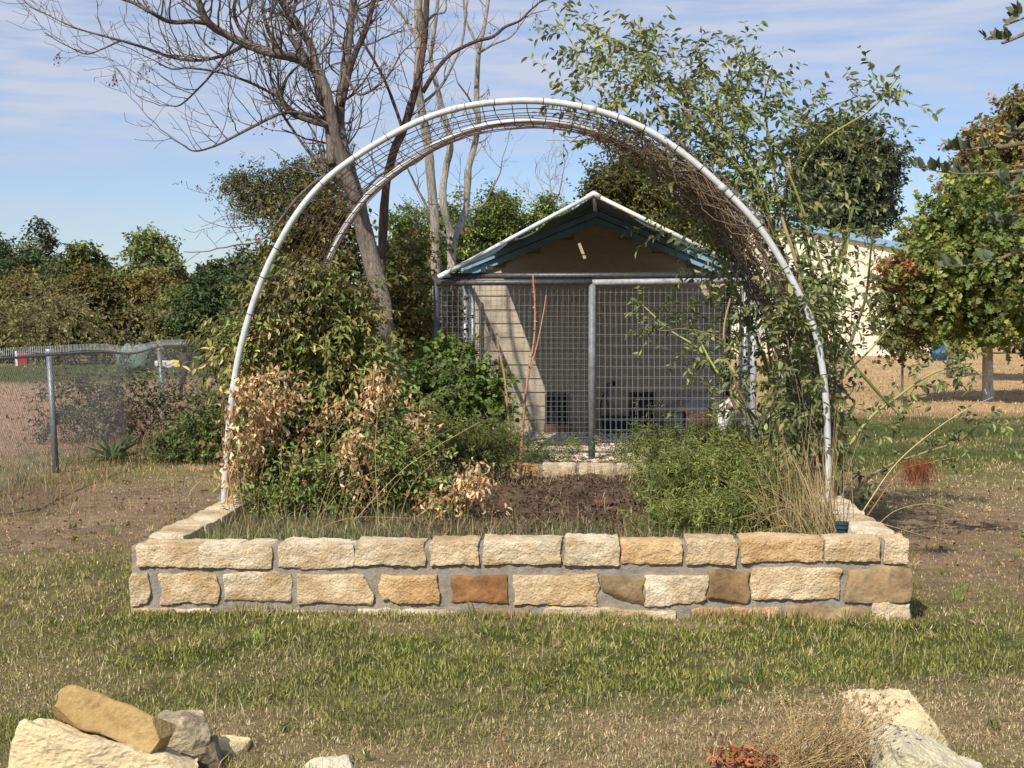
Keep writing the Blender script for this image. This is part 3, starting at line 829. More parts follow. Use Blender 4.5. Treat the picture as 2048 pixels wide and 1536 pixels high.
for side, (pe, c_) in enumerate(((pl, (.028, .050, .058)), (pr, (.026, .048, .046)))):
    acc = Acc(); u = np.linspace(0, 1, nu)[:, None]; v = np.linspace(0, 1, nv)[None, :]
    A0 = apex + [0, 0, -.022]; A1 = pe + (apex - pe) * .05 + [0, 0, -.022]
    xe = (W(985, 545, SHY)[0] if side == 0 else W(1470, 545, SHY)[0])
    B0 = np.array([shx, SHY - .1, gz + .10]); B1 = np.array([xe, SHY - .1, gz + .10 - slope_ * abs(xe - shx)])
    fr = A0 + (A1 - A0) * u; bk = B0 + (B1 - B0) * u
    P = fr[:, None] * (1 - v[..., None]) + bk[:, None] * v[..., None]
    sag = np.sin(math.pi * v) * (.02 + .05 * np.sin(u * 5 + side)) * np.sin(math.pi * np.clip(u * .9 + .05, 0, 1)) + .05 * np.exp(-((v - .0) / .08) ** 2) * np.abs(np.sin(u * 11 + side)) * np.sin(math.pi * u)
    P[..., 2] -= sag + .015 * fbm(P * np.array([3, 1.5, 3]), 8 + side)
    i = (np.arange(nu - 1)[:, None] * nv + np.arange(nv - 1)[None]).ravel()
    acc.add(P.reshape(-1, 3), np.stack([i, i + 1, i + nv + 1, i + nv], 1), c_)
    fq_ = acc.F4[0]; uu = (fq_[:, 0] // nv) / (nu - 1); vv_ = (fq_[:, 0] % nv) / (nv - 1)
    gaps = ((.24, .36, .91, .95),) if side == 0 else ((.60, .90, .86, .97),)  # holes cut in the tarp to throw sun patches on the shed wall
    for g0, g1, g2, g3 in gaps: k_ = ~((uu > g0) & (uu < g1) & (vv_ > g2 + (uu - g0) * .25) & (vv_ < g3)); fq_, uu, vv_ = fq_[k_], uu[k_], vv_[k_]
    acc.F4[0] = fq_
    o = acc.build('tarp', M['tarp'], ken, smooth=True)
    md = o.modifiers.new('thick', 'SOLIDIFY'); md.thickness = .004

# ------------------------------------------------------------------ shed with siding
sx0, sx1 = W(945, 700, SHY)[0], W(1452, 700, SHY)[0]
szb = .10; gz = W(1192, 432, SHY)[2]; slope = .407; ez = gz - slope * (shx - sx0)
shed = empty('shed', ((sx0 + sx1) / 2, SHY, 0), 'small beige lap sided shed with blue gable trim standing behind the dog run', 'shed')
acc = Acc()
prof = np.array([[sx0 + .02, 0], [sx1 - .02, 0], [sx1 - .02, gz - slope * (sx1 - shx) - .03], [shx, gz - .03], [sx0 + .02, ez - .03]])
Vf = np.array([[x, SHY + .03, z] for x, z in prof] + [[x, SHY + 3.4, z] for x, z in prof])
acc.add(Vf, np.array([[0, 1, 2, 4], [5, 9, 7, 6]])); acc.add(Vf, np.array([[2, 3, 4], [7, 9, 8]])); acc.add(Vf, np.array([[0, 5, 6, 1], [1, 6, 7, 2], [4, 9, 5, 0]]))
acc.C = [np.broadcast_to(np.array([.42, .36, .27]), c.shape) for c in acc.C]
acc.build('wall', M['siding'], shed)
zb = szb; bh = .178; holes = [(W(1094, 800, SHY)[0], W(1134, 800, SHY)[0], W(1094, 862, SHY)[2], W(1094, 792, SHY)[2]), (W(1263, 800, SHY)[0], W(1306, 800, SHY)[0], W(1263, 864, SHY)[2], W(1263, 789, SHY)[2])]
k = 0
while zb < gz - .12:
    z1 = zb + bh; a0, a1 = sx0, sx1
    if z1 > ez:
        h_ = (gz - z1 - .02) / slope; a0, a1 = max(sx0, shx - h_), min(sx1, shx + h_)
    if a1 - a0 < .15: break
    cuts = [(h[0], h[1]) for h in holes if h[2] < z1 - .03 and h[3] > zb + .03]
    spans, cur = [], a0
    for c0, c1 in cuts: spans.append((cur, c0)); cur = c1
    spans.append((cur, a1))
    for b0, b1 in spans:
        acc = Acc(); f = SHY
        V = np.array([[b0, f - .016, zb], [b1, f - .016, zb], [b1, f + .0, z1 + .01], [b0, f + .0, z1 + .01], [b0, f + .03, zb], [b1, f + .03, zb], [b1, f + .03, z1 + .01], [b0, f + .03, z1 + .01]])
        acc.add(V, np.array([[0, 1, 2, 3], [4, 7, 6, 5], [0, 4, 5, 1], [3, 2, 6, 7], [0, 3, 7, 4], [1, 5, 6, 2]]), np.array([.44, .375, .28]) * rnd.uniform(.95, 1.05))
        acc.build('siding_board', M['siding'], shed)
    zb = z1; k += 1
for h in holes:
    fr = Acc(); w_ = .025
    for x0_, x1_, z0_, z1_ in ((h[0] - w_, h[0], h[2], h[3]), (h[1], h[1] + w_, h[2], h[3]), (h[0] - w_, h[1] + w_, h[3], h[3] + w_)):
        V, Fq = boxv(x0_, x1_, SHY - .035, SHY + .02, z0_, z1_); fr.add(V, Fq, (.05, .05, .05))
    d_ = fr.build('pet_door', M['obj'], shed)
    A = Acc(); V, Fq = boxv(h[0], h[1], SHY + .012, SHY + .024, h[2], h[3]); A.add(V, Fq, (.012, .012, .012)); A.build('flap', M['black'], d_)
# blue rake trim: two stepped boards each side, roof sheets
for sg, xe in ((-1, sx0 - .14), (1, sx1 + .14)):
    for lay, (dz, th, yy) in enumerate(((.0, .075, -.12), (-.085, .085, -.07))):
        acc = Acc(); a = np.array([shx, SHY + yy, gz + .06 + dz]); b = np.array([xe, SHY + yy, gz + .06 + dz - slope * abs(xe - shx)])
        V = np.array([a + [0, 0, -th], b + [0, 0, -th], b, a]); V2 = V + [0, .03, 0]
        acc.add(np.concatenate([V, V2]), np.array([[0, 1, 2, 3], [4, 7, 6, 5], [0, 4, 5, 1], [3, 2, 6, 7], [1, 5, 6, 2], [0, 3, 7, 4]]))
        acc.build('rake_board', M['bluepaint'], shed)
    acc = Acc(); a = np.array([shx, SHY - .16, gz + .075]); b = np.array([xe, SHY - .16, gz + .075 - slope * abs(xe - shx)])
    V = np.array([a, b, b + [0, 3.7, 0], a + [0, 3.7, 0]]); V2 = V + [0, 0, .03]
    acc.add(np.concatenate([V, V2]), np.array([[0, 1, 2, 3], [4, 7, 6, 5], [0, 4, 5, 1], [3, 2, 6, 7], [1, 5, 6, 2], [0, 3, 7, 4]])); acc.build('roof', M['bluepaint'], shed)
# things along the shed foot
acc = Acc(); c = W(1118, 856, SHY - .25)
box_at(acc, c + [0, 0, -.02], (.19, .13, .06), col=(.22, .12, .08)); o = acc.build('wooden_step', M['siding']); tag(o, 'reddish brown wooden step below the left pet door', 'step')
acc = Acc(); c = W(1214, 800, SHY - .06)
add_tube(acc, smooth_path([W(1218, 766, SHY - .05), W(1214, 785, SHY - .08), W(1216, 830, SHY - .1), W(1214, 846, SHY - .12)], 10), .018, 8, (.14, .14, .14))
add_tube(acc, smooth_path([W(1216, 782, SHY - .07), W(1206, 792, SHY - .1), W(1201, 812, SHY - .12), W(1200, 836, SHY - .12)], 12), .009, 6, (.02, .02, .02))
box_at(acc, W(1228, 767, SHY - .05), (.02, .02, .03), col=(.02, .02, .02))
o = acc.build('faucet_pipe', M['obj'], smooth=True); tag(o, 'dark upright water pipe with a curved black hose on the shed wall', 'faucet')
acc = Acc(); c = W(1233, 855, SHY - .3); th = np.linspace(0, 6.283, 20, endpoint=False)
pts = [(0, .0), (.17, 0), (.20, .2), (.215, .215), (.19, .21), (.16, .02), (0, .02)]
V = np.array([[c[0] + r_ * math.cos(t), c[1] + r_ * math.sin(t), KZ + z_] for r_, z_ in pts for t in th]); i = (np.arange(6)[:, None] * 20 + np.arange(20)[None]); j = (np.arange(6)[:, None] * 20 + (np.arange(20)[None] + 1) % 20)
acc.add(V, np.stack([i, j, j + 20, i + 20], -1).reshape(-1, 4), (.03, .06, .07)); o = acc.build('water_tub', M['obj'], smooth=True); tag(o, 'dark teal round water tub on the gravel between the pet doors', 'water tub')
# pale grey dog house behind the dog
hc = W(1385, 862, 17.9); dh = empty('dog_house', (hc[0], 17.9, KZ), 'pale grey plastic dog house with a dark opening behind the dog', 'dog house')
acc = Acc(); V, Fq = boxv(hc[0] - .26, hc[0] + .26, 17.7, 18.25, KZ, KZ + .30); acc.add(V, Fq, (.30, .30, .30)); acc.build('base_shell', M['obj'], dh)
acc = Acc(); V, Fq = boxv(hc[0] - .14, hc[0] + .16, 17.688, 17.699, KZ + .12, KZ + .298); acc.add(V, Fq, (.01, .01, .01)); acc.build('opening', M['black'], dh)  # black plate on the closed front, stands in for the shade inside
acc = Acc(); V = np.array([[hc[0] - .3, 17.66, KZ + .30], [hc[0] + .3, 17.66, KZ + .30], [hc[0], 17.66, KZ + .47], [hc[0] - .3, 18.3, KZ + .30], [hc[0] + .3, 18.3, KZ + .30], [hc[0], 18.3, KZ + .47]])
acc.add(V, np.array([[0, 1, 2], [3, 5, 4]])); acc.add(V, np.array([[0, 2, 5, 3], [1, 4, 5, 2], [0, 3, 4, 1]])); acc.C = [c * .36 for c in acc.C]; acc.build('roof', M['obj'], dh)

# ------------------------------------------------------------------ dog
def dog():
    Y0 = 15.1; k = Y0 / F
    def p(px, py, dy=0): q = W(px, py, Y0 + dy); return q
    V = [p(1392, 818), p(1425, 815), p(1448, 808), p(1460, 792), p(1466, 779), p(1482, 786),   # hips, back, withers, neck, skull, muzzle
         p(1380, 835, -.05), p(1374, 852, -.05), p(1378, 872, -.05), p(1384, 884, -.06),       # near hind
         p(1386, 835, .09), p(1382, 852, .09), p(1388, 872, .09), p(1394, 883, .08),          # far hind
         p(1446, 830, -.06), p(1444, 856, -.06), p(1445, 884, -.06), p(1450, 886, -.08),      # near fore
         p(1455, 830, .07), p(1457, 856, .07), p(1457, 882, .07), p(1462, 884, .05),          # far fore
         p(1378, 806), p(1366, 796), p(1360, 782)]                                            # tail
    E = [(0, 1), (1, 2), (2, 3), (3, 4), (4, 5), (0, 6), (6, 7), (7, 8), (8, 9), (0, 10), (10, 11), (11, 12), (12, 13), (2, 14), (14, 15), (15, 16), (16, 17), (2, 18), (18, 19), (19, 20), (20, 21), (0, 22), (22, 23), (23, 24)]
    Rr = [.10, .105, .115, .075, .07, .036, .06, .034, .024, .026, .06, .034, .024, .026, .05, .033, .026, .028, .05, .033, .026, .028, .03, .02, .012]
    zmin = min(v[2] for v in V); V = [v + [0, 0, KZ + .02 - zmin] for v in V]
    c = np.array(V).mean(0); root = empty('dog', (c[0], c[1], KZ), 'brown and white dog standing behind the mesh at the right end of the run', 'dog')
    me = bpy.data.meshes.new('body'); me.from_pydata([tuple(v - np.array([c[0], c[1], KZ])) for v in V], E, [])
    o = bpy.data.objects.new('body', me); COL.objects.link(o); o.parent = root
    o.modifiers.new('skin', 'SKIN'); sk = me.skin_vertices[0].data
    for i_, r_ in enumerate(Rr): sk[i_].radius = (r_, r_)
    sk[0].use_root = True
    o.modifiers.new('sub', 'SUBSURF').levels = 2; o.modifiers['sub'].render_levels = 2
    dm = bpy.data.materials.new('dog_coat'); dm.use_nodes = True; N, L = dm.node_tree.nodes, dm.node_tree.links; b = N['Principled BSDF']; b.inputs['Roughness'].default_value = .9
    tc = N.new('ShaderNodeTexCoord'); sp = N.new('ShaderNodeSeparateXYZ'); L.new(tc.outputs['Object'], sp.inputs[0]); nz = N.new('ShaderNodeTexNoise'); L.new(tc.outputs['Object'], nz.inputs[0]); nz.inputs['Scale'].default_value = 5
    ad = N.new('ShaderNodeMath'); ad.operation = 'MULTIPLY_ADD'; L.new(nz.outputs[0], ad.inputs[0]); ad.inputs[1].default_value = .18; L.new(sp.outputs['Z'], ad.inputs[2])
    sx_ = N.new('ShaderNodeMath'); sx_.operation = 'LESS_THAN'; L.new(sp.outputs['X'], sx_.inputs[0]); sx_.inputs[1].default_value = .07
    gt = N.new('ShaderNodeMath'); gt.operation = 'GREATER_THAN'; L.new(ad.outputs[0], gt.inputs[0]); gt.inputs[1].default_value = .30
    mu = N.new('ShaderNodeMath'); mu.operation = 'MULTIPLY'; L.new(sx_.outputs[0], mu.inputs[0]); L.new(gt.outputs[0], mu.inputs[1])
    mx = N.new('ShaderNodeMix'); mx.data_type = 'RGBA'; L.new(mu.outputs[0], mx.inputs['Factor']); mx.inputs['A'].default_value = (.66, .62, .57, 1); mx.inputs['B'].default_value = (.055, .025, .017, 1)
    L.new(mx.outputs['Result'], b.inputs['Base Color']); me.materials.append(dm)
    hd = V[4]
    for s_ in (-1, 1):
        A = Acc(); e = hd + [-.02, s_ * .055, .03]
        A.add([e, e + [-.04, s_ * .03, .02], e + [-.01, s_ * .06, -.06], e + [.03, s_ * .035, -.03]], [[0, 1, 2, 3], [3, 2, 1, 0]], (.16, .07, .04)); A.build('ear', M['obj'], root)
        A = Acc(); q, fq = rough_block(.008, .008, .008, 1, nx=3, ny=3, nz=3, r=.007, amp=0, warp=0); A.add(q + hd + [.055, s_ * .032, .012], fq, (.02, .015, .01)); A.build('eye', M['black'], root, smooth=True)
    A = Acc(); q, fq = rough_block(.014, .018, .013, 1, nx=3, ny=3, nz=3, r=.012, amp=0, warp=0); A.add(q + V[5] + [.035, 0, .006], fq, (.35, .14, .13)); A.build('nose', M['obj'], root, smooth=True)
    A = Acc(); nk = V[3]; th = np.linspace(0, 6.283, 17)
    A2 = np.array([[nk[0] + .0 + .085 * math.cos(t) * .8, nk[1] + .085 * math.sin(t), nk[2] + .085 * math.cos(t) * -.35] for t in th]); add_tube(A, A2, .011, 6, (.45, .06, .08)); A.build('collar', M['obj'], root, smooth=True)


dog()
# terracotta planter right of the kennel
pc = W(1527, 930, 12.6); pt = empty('clay_planter', (pc[0], 12.6, 0), 'orange terracotta planter trough half hidden behind the rose bush', 'planter')
pw = .21; ph_ = W(1527, 880, 12.6)[2]
for nm, (w0, w1, z0, z1) in (('body', (pw * .72, pw * .92, 0, ph_ - .085)), ('rim', (pw, pw * 1.03, ph_ - .085, ph_))):
    acc = Acc(); V = []
    for w_, z_ in ((w0, z0), (w1, z1), (w1 * .9, z1), (w1 * .88, max(z0, z1 - .07))):
        n_ = 24
        for t in np.linspace(0, 6.283, n_, endpoint=False): V.append([pc[0] + w_ * math.cos(t), 12.6 + w_ * math.sin(t), z_])
    i = np.arange(3)[:, None] * 24 + np.arange(24)[None]; j = np.arange(3)[:, None] * 24 + (np.arange(24)[None] + 1) % 24
    acc.add(V, np.stack([i, j, j + 24, i + 24], -1).reshape(-1, 4)); acc.build(nm, M['clay'], pt, smooth=False)

# ------------------------------------------------------------------ metal building
MY = 69.0
mb = empty('metal_building', (W(1528, 712, MY)[0], MY, 0), 'wide cream metal building with blue roof trim beyond the lawn', 'building')
mx0, mx1, mxa = W(1184, 700, MY)[0], W(1874, 700, MY)[0], W(1528, 700, MY)[0]
mza, mze = W(1528, 437, MY)[2], W(1874, 505, MY)[2]; msl = (mza - mze) / (mx1 - mxa)
x = mx0; pwid = .44; kk = 0
while x < mx1 - .05:
    x1_ = min(x + pwid, mx1); acc = Acc(); rib = [(0, 0), (.06, 0), (.085, -.05), (.115, -.05), (.14, 0), (.28, 0), (.29, -.015), (.30, 0), (x1_ - x - .012, 0)]
    za = [mza - msl * abs(x + r_[0] - mxa) for r_ in rib]
    V = [[x + r_[0], MY + r_[1], -.02] for r_ in rib] + [[x + r_[0], MY + r_[1], z_] for r_, z_ in zip(rib, za)]
    n_ = len(rib); i = np.arange(n_ - 1); acc.add(V, np.stack([i, i + 1, i + 1 + n_, i + n_], 1), np.array([.72, .66, .52]) * rnd.uniform(.97, 1.03)); acc.build('wall_panel', M['metalwall'], mb); x = x1_
acc = Acc(); V, Fq = boxv(mx0, mx1, MY + .06, MY + 22, 0, mze - .1); acc.add(V, Fq, (.4, .37, .3)); acc.build('wall', M['metalwall'], mb)
for sg, xe in ((-1, mx0 - .3), (1, mx1 + .3)):
    acc = Acc(); a = np.array([mxa, MY - .25, mza + .1]); b = np.array([xe, MY - .25, mza + .1 - msl * abs(xe - mxa)]); V = np.array([a + [0, 0, -.32], b + [0, 0, -.32], b, a, a + [0, .25, -.32], b + [0, .25, -.32], b + [0, .25, 0], a + [0, .25, 0]])
    acc.add(V, np.array([[0, 1, 2, 3], [4, 7, 6, 5], [0, 4, 5, 1], [3, 2, 6, 7], [1, 5, 6, 2], [0, 3, 7, 4]])); acc.build('rake_trim', M['bluepaint'], mb)
    acc = Acc(); V = np.array([a + [0, .2, .02], b + [0, .2, .02], b + [0, 22.6, .02], a + [0, 22.6, .02]]); acc.add(np.concatenate([V, V - [0, 0, .06]]), np.array([[0, 1, 2, 3], [4, 7, 6, 5], [0, 4, 5, 1]])); acc.build('roof', M['bluepaint'], mb)
acc = Acc(); c = W(1518, 664, MY - .15); box_at(acc, c, (.16, .1, .26), col=(.42, .44, .44)); acc.build('meter_box', M['obj'], mb)
acc = Acc(); box_at(acc, W(1518, 690, MY - .1) , (.04, .04, .45), col=(.5, .5, .48)); acc.build('conduit', M['obj'], mb)
# blue barrel and parked trailer far right
acc = Acc(); c = W(1880, 700, 60); th = np.linspace(0, 6.283, 16, endpoint=False); rs = [(0, 0), (.36, 0), (.38, .3), (.4, .32), (.38, .34), (.38, .66), (.4, .68), (.38, .7), (.36, 1.0), (0, 1.0)]
V = [[c[0] + r_ * math.cos(t), 60 + r_ * math.sin(t), z_] for r_, z_ in rs for t in th]; i = np.arange(9)[:, None] * 16 + np.arange(16)[None]; j = np.arange(9)[:, None] * 16 + (np.arange(16)[None] + 1) % 16
acc.add(V, np.stack([i, j, j + 16, i + 16], -1).reshape(-1, 4), (.04, .12, .22)); o = acc.build('blue_barrel', M['obj'], smooth=True); tag(o, 'blue plastic barrel at the right corner of the metal building', 'barrel')
tr = empty('parked_trailer', (W(2020, 700, 75)[0], 75, 0), 'white box trailer parked far off under the maple boughs', 'trailer')
cx_ = W(2020, 700, 75)[0]
acc = Acc(); V, Fq = boxv(cx_ - 1.1, cx_ + 3.5, 74, 76.2, .55, 1.9); acc.add(V, Fq, (.66, .66, .66)); acc.build('body', M['metalwall'], tr)
acc = Acc(); V, Fq = boxv(cx_ - 1.15, cx_ + 3.5, 73.95, 76.2, .38, .54); acc.add(V, Fq, (.05, .06, .08)); acc.build('chassis', M['obj'], tr)
for wx in (.6, 1.5):
    acc = Acc(); add_tube(acc, np.array([[cx_ + wx, 73.98, .33], [cx_ + wx, 74.2, .33]]), .33, 16, (.02, .02, .02)); acc.build('wheel', M['black'], tr)

# ------------------------------------------------------------------ chain link fence
p1, p2 = G(113, 945), G(332, 862); d = norm(p2 - p1)
f0 = p1 - d * 4.2; f3 = p2 + d * 9
fence = empty('chain_link_fence', tuple(p1), 'waist high chain link fence with leaning steel posts at the left edge of the lawn', 'fence')
def ftop(t):  # height of the top edge along the fence (0 at first post)
    L12 = np.linalg.norm(p2 - p1); return 1.25 - .06 * np.exp(-((t - L12 * .62) / 1.2) ** 2) - .03 * np.clip((t - L12) / 3, 0, 3)
L0 = -4.2; L3 = np.linalg.norm(p2 - p1) + 9
for nm, base, top_px, Yt in (('post', p1, (98, 702), p1[1] + .05), ('post', p2, (318, 698), p2[1] + .08)):
    tp = W(*top_px, Yt); pole(nm, tuple(base - [0, 0, .1]), tuple(tp), .033, np.array([.20, .22, .23]), 'galv', fence)
    A = Acc(); add_tube(A, np.array([tp + [0, 0, -.03], tp + [0, 0, .02]]), .038, 10, (.35, .37, .39)); A.build('post_cap', M['galv'], fence, smooth=True)
for q in (p1 - d * 3.9, p2 + d * 5.9):
    t_ = np.dot(q - p1, d); pole('post', tuple(q - [0, 0, .1]), tuple(q + [0, 0, float(ftop(t_)) - .02]), .033, np.array([.30, .33, .35]), 'galv', fence)
ts = np.arange(L0, L3, .15); line = p1 + d * ts[:, None]; line[:, 2] = ftop(ts) - .05
acc = Acc(); V, Fq = tube(line, .013, 6); acc.add(V, Fq, (.15, .17, .18)); acc.build('top_rail', M['galv'], fence, smooth=True)
acc = Acc(); pitch = .062; nrm_ = np.array([-d[1], d[0], 0]); tt = np.arange(L0, L3, pitch / 2); H_ = np.array([ftop(t) for t in tt]); nz_ = 21
for par in (0, 1):
    zz = np.arange(nz_ * 2 + 2); 
for k in range(0, nz_ * 2 + 1):
    # each wire zigzags: rods go up-left then up-right
    zf0, zf1 = k / (nz_ * 2 + 1), (k + 1) / (nz_ * 2 + 1)
    sel = np.arange((k % 2), len(tt) - 1, 2)
    for dr in (1, -1):
        idx2 = np.clip(sel + dr, 0, len(tt) - 1)
        a = p1 + d * tt[sel][:, None]; b = p1 + d * tt[idx2][:, None]
        a[:, 2] = .02 + (H_[sel] - .02) * zf0; b[:, 2] = .02 + (H_[idx2] - .02) * zf1
        a += nrm_ * .012 + nrm_ * (vnoise(a * .9, 5)[:, None] * .03); b += nrm_ * .012 + nrm_ * (vnoise(b * .9, 5)[:, None] * .03)
        segs(acc, a, b, .0015, (.24, .25, .26))
a = p1 + d * tt[::2][:, None]; a[:, 2] = H_[::2] - .03; b = a + [0, 0, .075] + d * .018; segs(acc, a, b, .002, (.22, .23, .24))
acc.build('chain_link_mesh', M['wire'], fence, kind='stuff')

# ------------------------------------------------------------------ bare trees
def px_path(pts, Y, dY=0.0, seed=0):
    r_ = np.random.default_rng(seed); n = len(pts); out = []
    for i_, q in enumerate(pts):
        out.append(W(q[0], q[1], Y + dY * i_ / max(1, n - 1) + r_.normal(0, .05)))
    return np.array(out)


def grow(S, p, dr, ln, r, lev, rg, upc=.25):
    """a wandering twig that bends upward, with side twigs; segments collected in S"""
    n = max(3, int(ln / .07)); step = ln / n; d_ = norm(dr); q = np.array(p)
    for k in range(n):
        d_ = norm(d_ + rg.normal(0, .16, 3) + np.array([0, 0, upc * .35]))
        q2 = q + d_ * step; r2 = r * (1 - .55 * (k + 1) / n); S.append((q, q2, r * (1 - .55 * k / n)))
        if lev > 0 and rg.random() < .34:
            s_ = norm(np.cross(d_, rg.normal(size=3))); grow(S, q2, d_ * .7 + s_ * .8, ln * rg.uniform(.25, .55), r2 * .65, lev - 1, rg, upc)
        q = q2


def bare_tree(name, label, limbs, Y, twig_seed, col, twl=.6, lev=2, dens=5.0, group=None, twr=.006, berries=0, thin=.8):
    """limbs: (points in photo pixels, radii in pixels, depth change, kind)"""
    b0 = G(limbs[0][0][0][0], 900, 0); base = px_path(limbs[0][0][:1], Y)[0].copy(); base[2] = 0
    root = empty(name, base, label, 'tree', group); rg = np.random.default_rng(twig_seed); S = []; tips = []
    for li, (pts, rr, dY, kind) in enumerate(limbs):
        P = px_path(pts, Y, dY, seed=li + twig_seed)
        if li == 0: P[0][2] = min(P[0][2], -.05)
        n = max(8, len(P) * 7); Q = smooth_path(P, n); rad = np.interp(np.linspace(0, 1, n), np.linspace(0, 1, len(rr)), rr) * Y / F * thin
        rad = rad * (1 + .10 * vnoise(Q * 3.1, li)); Q = Q + np.stack([vnoise(Q * 1.7, 5), vnoise(Q * 1.7, 6), vnoise(Q * 1.7, 7)], 1) * rad[:, None] * .5
        sides = 14 if rad[0] > .05 else 8
        acc = Acc(); add_tube(acc, Q, rad, sides)
        V = acc.V[0]; c_ = np.repeat(Q, sides, 0); nr = norm(V - c_); rr_ = np.repeat(rad, sides)
        acc.V[0] = V + nr * (fbm(V * np.array([30, 30, 5]), 12, 3) * rr_ * .25)[:, None]
        acc.C = [np.broadcast_to(np.array(col if kind != 'red' else (.13, .085, .07)) * (1.0 if rad[0] > .03 else .85), c.shape) for c in acc.C]
        acc.build('trunk' if li == 0 or kind == 'trunk' else 'limb', M['bark'], root, smooth=True)
        L = np.linalg.norm(np.diff(Q, axis=0), axis=1).sum(); m = int(L * dens)
        for _ in range(m):
            t = rg.uniform(.25 if li == 0 else .12, 1); i_ = min(int(t * (n - 1)), n - 2)
            dd = norm(Q[i_ + 1] - Q[i_]); s_ = norm(np.cross(dd, rg.normal(size=3))) ; s_[2] = abs(s_[2]) * .6
            if kind == 'trunk' and t < .5: continue
            grow(S, Q[i_], dd * .5 + s_, twl * rg.uniform(.3, 1.2) * (1 - .25 * t), min(rad[i_] * .5, twr * rg.uniform(.7, 1.3)), lev, rg)
        grow(S, Q[-1], Q[-1] - Q[-2], twl * .8, min(rad[-1], twr * 1.1), lev, rg)
    acc = Acc(); A_ = np.array([s[0] for s in S]); B_ = np.array([s[1] for s in S]); rr = np.maximum([s[2] for s in S], .0022)
    cc = np.array(col) * .62 * np.exp(rg.normal(0, .2, (len(S), 1)))
    segs(acc, A_, B_, rr, cc, 4); acc.build('twigs', M['twig'], root, kind='stuff')
    if berries:
        acc = Acc(); ids = rg.choice(len(S), berries)
        for i_ in ids:
            p = B_[i_]; k = rg.integers(5, 12); q = p + np.stack([rg.normal(0, .035, k), rg.normal(0, .035, k), -rg.uniform(.04, .17, k)], 1)
            segs(acc, np.repeat([p], k, 0), q, .0012, (.16, .12, .07)); put_leaves(acc, q - [.008, 0, .005], rg.normal(size=(k, 3)) + [0, 0, .01], rg.normal(size=(k, 3)), .018, .017, np.tile([.10, .065, .035], (k, 1)), 'star')
            put_leaves(acc, q - [.004, 0, .005], rg.normal(size=(k, 3)) + [0, 0, .01], rg.normal(size=(k, 3)), .018, .017, np.tile([.09, .06, .03], (k, 1)), 'star')
        acc.build('berry_clusters', M['twig'], root, kind='stuff')
    return root


big = [([(812, 905), (790, 745), (764, 640), (740, 500), (712, 400), (694, 330), (684, 270), (684, 200), (690, 120), (702, 40), (716, -60), (730, -150)], [27, 26, 25, 23, 20, 16, 14, 12, 11, 9, 6, 4], .4, 'trunk'),
       ([(716, 405), (686, 320), (662, 235), (639, 156), (600, 122), (547, 106), (500, 88), (455, 68), (415, 42), (396, 0), (380, -60), (378, -180), (395, -330), (425, -520), (440, -720)], [15, 14, 12.8, 11.8, 11, 10.5, 10, 9.5, 9, 8.6, 8, 7.5, 7, 6, 4], -.9, 'limb'),  # upper half out of view, carried up for branch shadows on the shed
       ([(380, -100), (350, -230), (340, -400), (370, -560)], [6, 5.5, 5, 4], .3, 'limb'),  # this limb and the next: unseen, added for shadow stripes on the shed
       ([(378, -180), (430, -300), (470, -380), (500, -520)], [6, 5.5, 4.6, 4], -.2, 'limb'),
       ([(418, 46), (385, 44), (340, 44), (300, 24), (262, 4), (220, -8)], [7, 6, 6, 5, 4, 3], -.5, 'limb'),
       ([(490, 88), (455, 108), (400, 121), (345, 115), (290, 96), (236, 80), (170, 62), (128, 46), (92, 28)], [5, 4.6, 4.2, 4, 3.6, 3, 2.4, 2, 1.5], -.3, 'limb'),
       ([(240, 82), (205, 98), (172, 108), (135, 92)], [2.4, 2, 1.8, 1.3], 0, 'limb'),
       ([(665, 330), (660, 260), (648, 200), (628, 110), (598, 50), (566, 10), (545, -50), (520, -220), (480, -420), (470, -640)], [12, 11, 11, 10, 9.5, 9, 8.5, 8, 6.5, 5], .6, 'limb'),  # top end run up out of view for more branch shadow
       ([(655, 252), (612, 240), (575, 222), (562, 195), (572, 160), (588, 140)], [8, 7, 6, 5, 4, 3], -.2, 'limb'),
       ([(650, 240), (600, 228), (560, 228), (520, 246), (470, 272), (430, 292), (388, 302), (358, 285)], [5, 4.6, 4, 3.6, 3.2, 2.6, 2, 1.5], -.6, 'limb'),
       ([(560, 196), (500, 165), (440, 145), (380, 136), (345, 138), (318, 126)], [4, 3.5, 3, 2.5, 2, 1.4], -.4, 'limb'),
       ([(470, 82), (430, 140), (400, 175), (362, 210), (335, 212)], [3.4, 3, 2.6, 2, 1.3], .4, 'limb'),
       ([(610, 118), (580, 60), (590, 10), (610, -60)], [6, 5.5, 5, 4], .3, 'limb'),
       ([(560, 108), (530, 40), (520, -30)], [5, 4.5, 4], .4, 'limb'),
       ([(500, 88), (470, 30), (478, -40)], [5, 4.5, 4], -.3, 'limb'),
       ([(692, 360), (640, 330), (580, 250), (540, 180)], [5, 4.5, 3.5, 2.5], .3, 'limb'),
       ([(684, 215), (705, 120), (730, 60), (745, 10), (760, -60)], [8, 7, 6.5, 6, 5], .3, 'red'),
       ([(700, 390), (660, 350), (600, 390), (560, 440), (530, 475)], [6, 5, 4, 3, 2], -.3, 'limb'),
       ([(712, 402), (760, 350), (790, 345)], [4, 3, 2], .3, 'limb'),
       ([(690, 150), (720, 190), (770, 160), (800, 110)], [4, 3.5, 3, 2], -.3, 'limb')]
bare_tree('bare_chinaberry_tree', 'big bare tree with ridged grey trunk and one heavy limb reaching left over the arch', big, 13.2, 21, (.20, .165, .14), twl=.95, lev=2, dens=8.5, twr=.0095, berries=90)
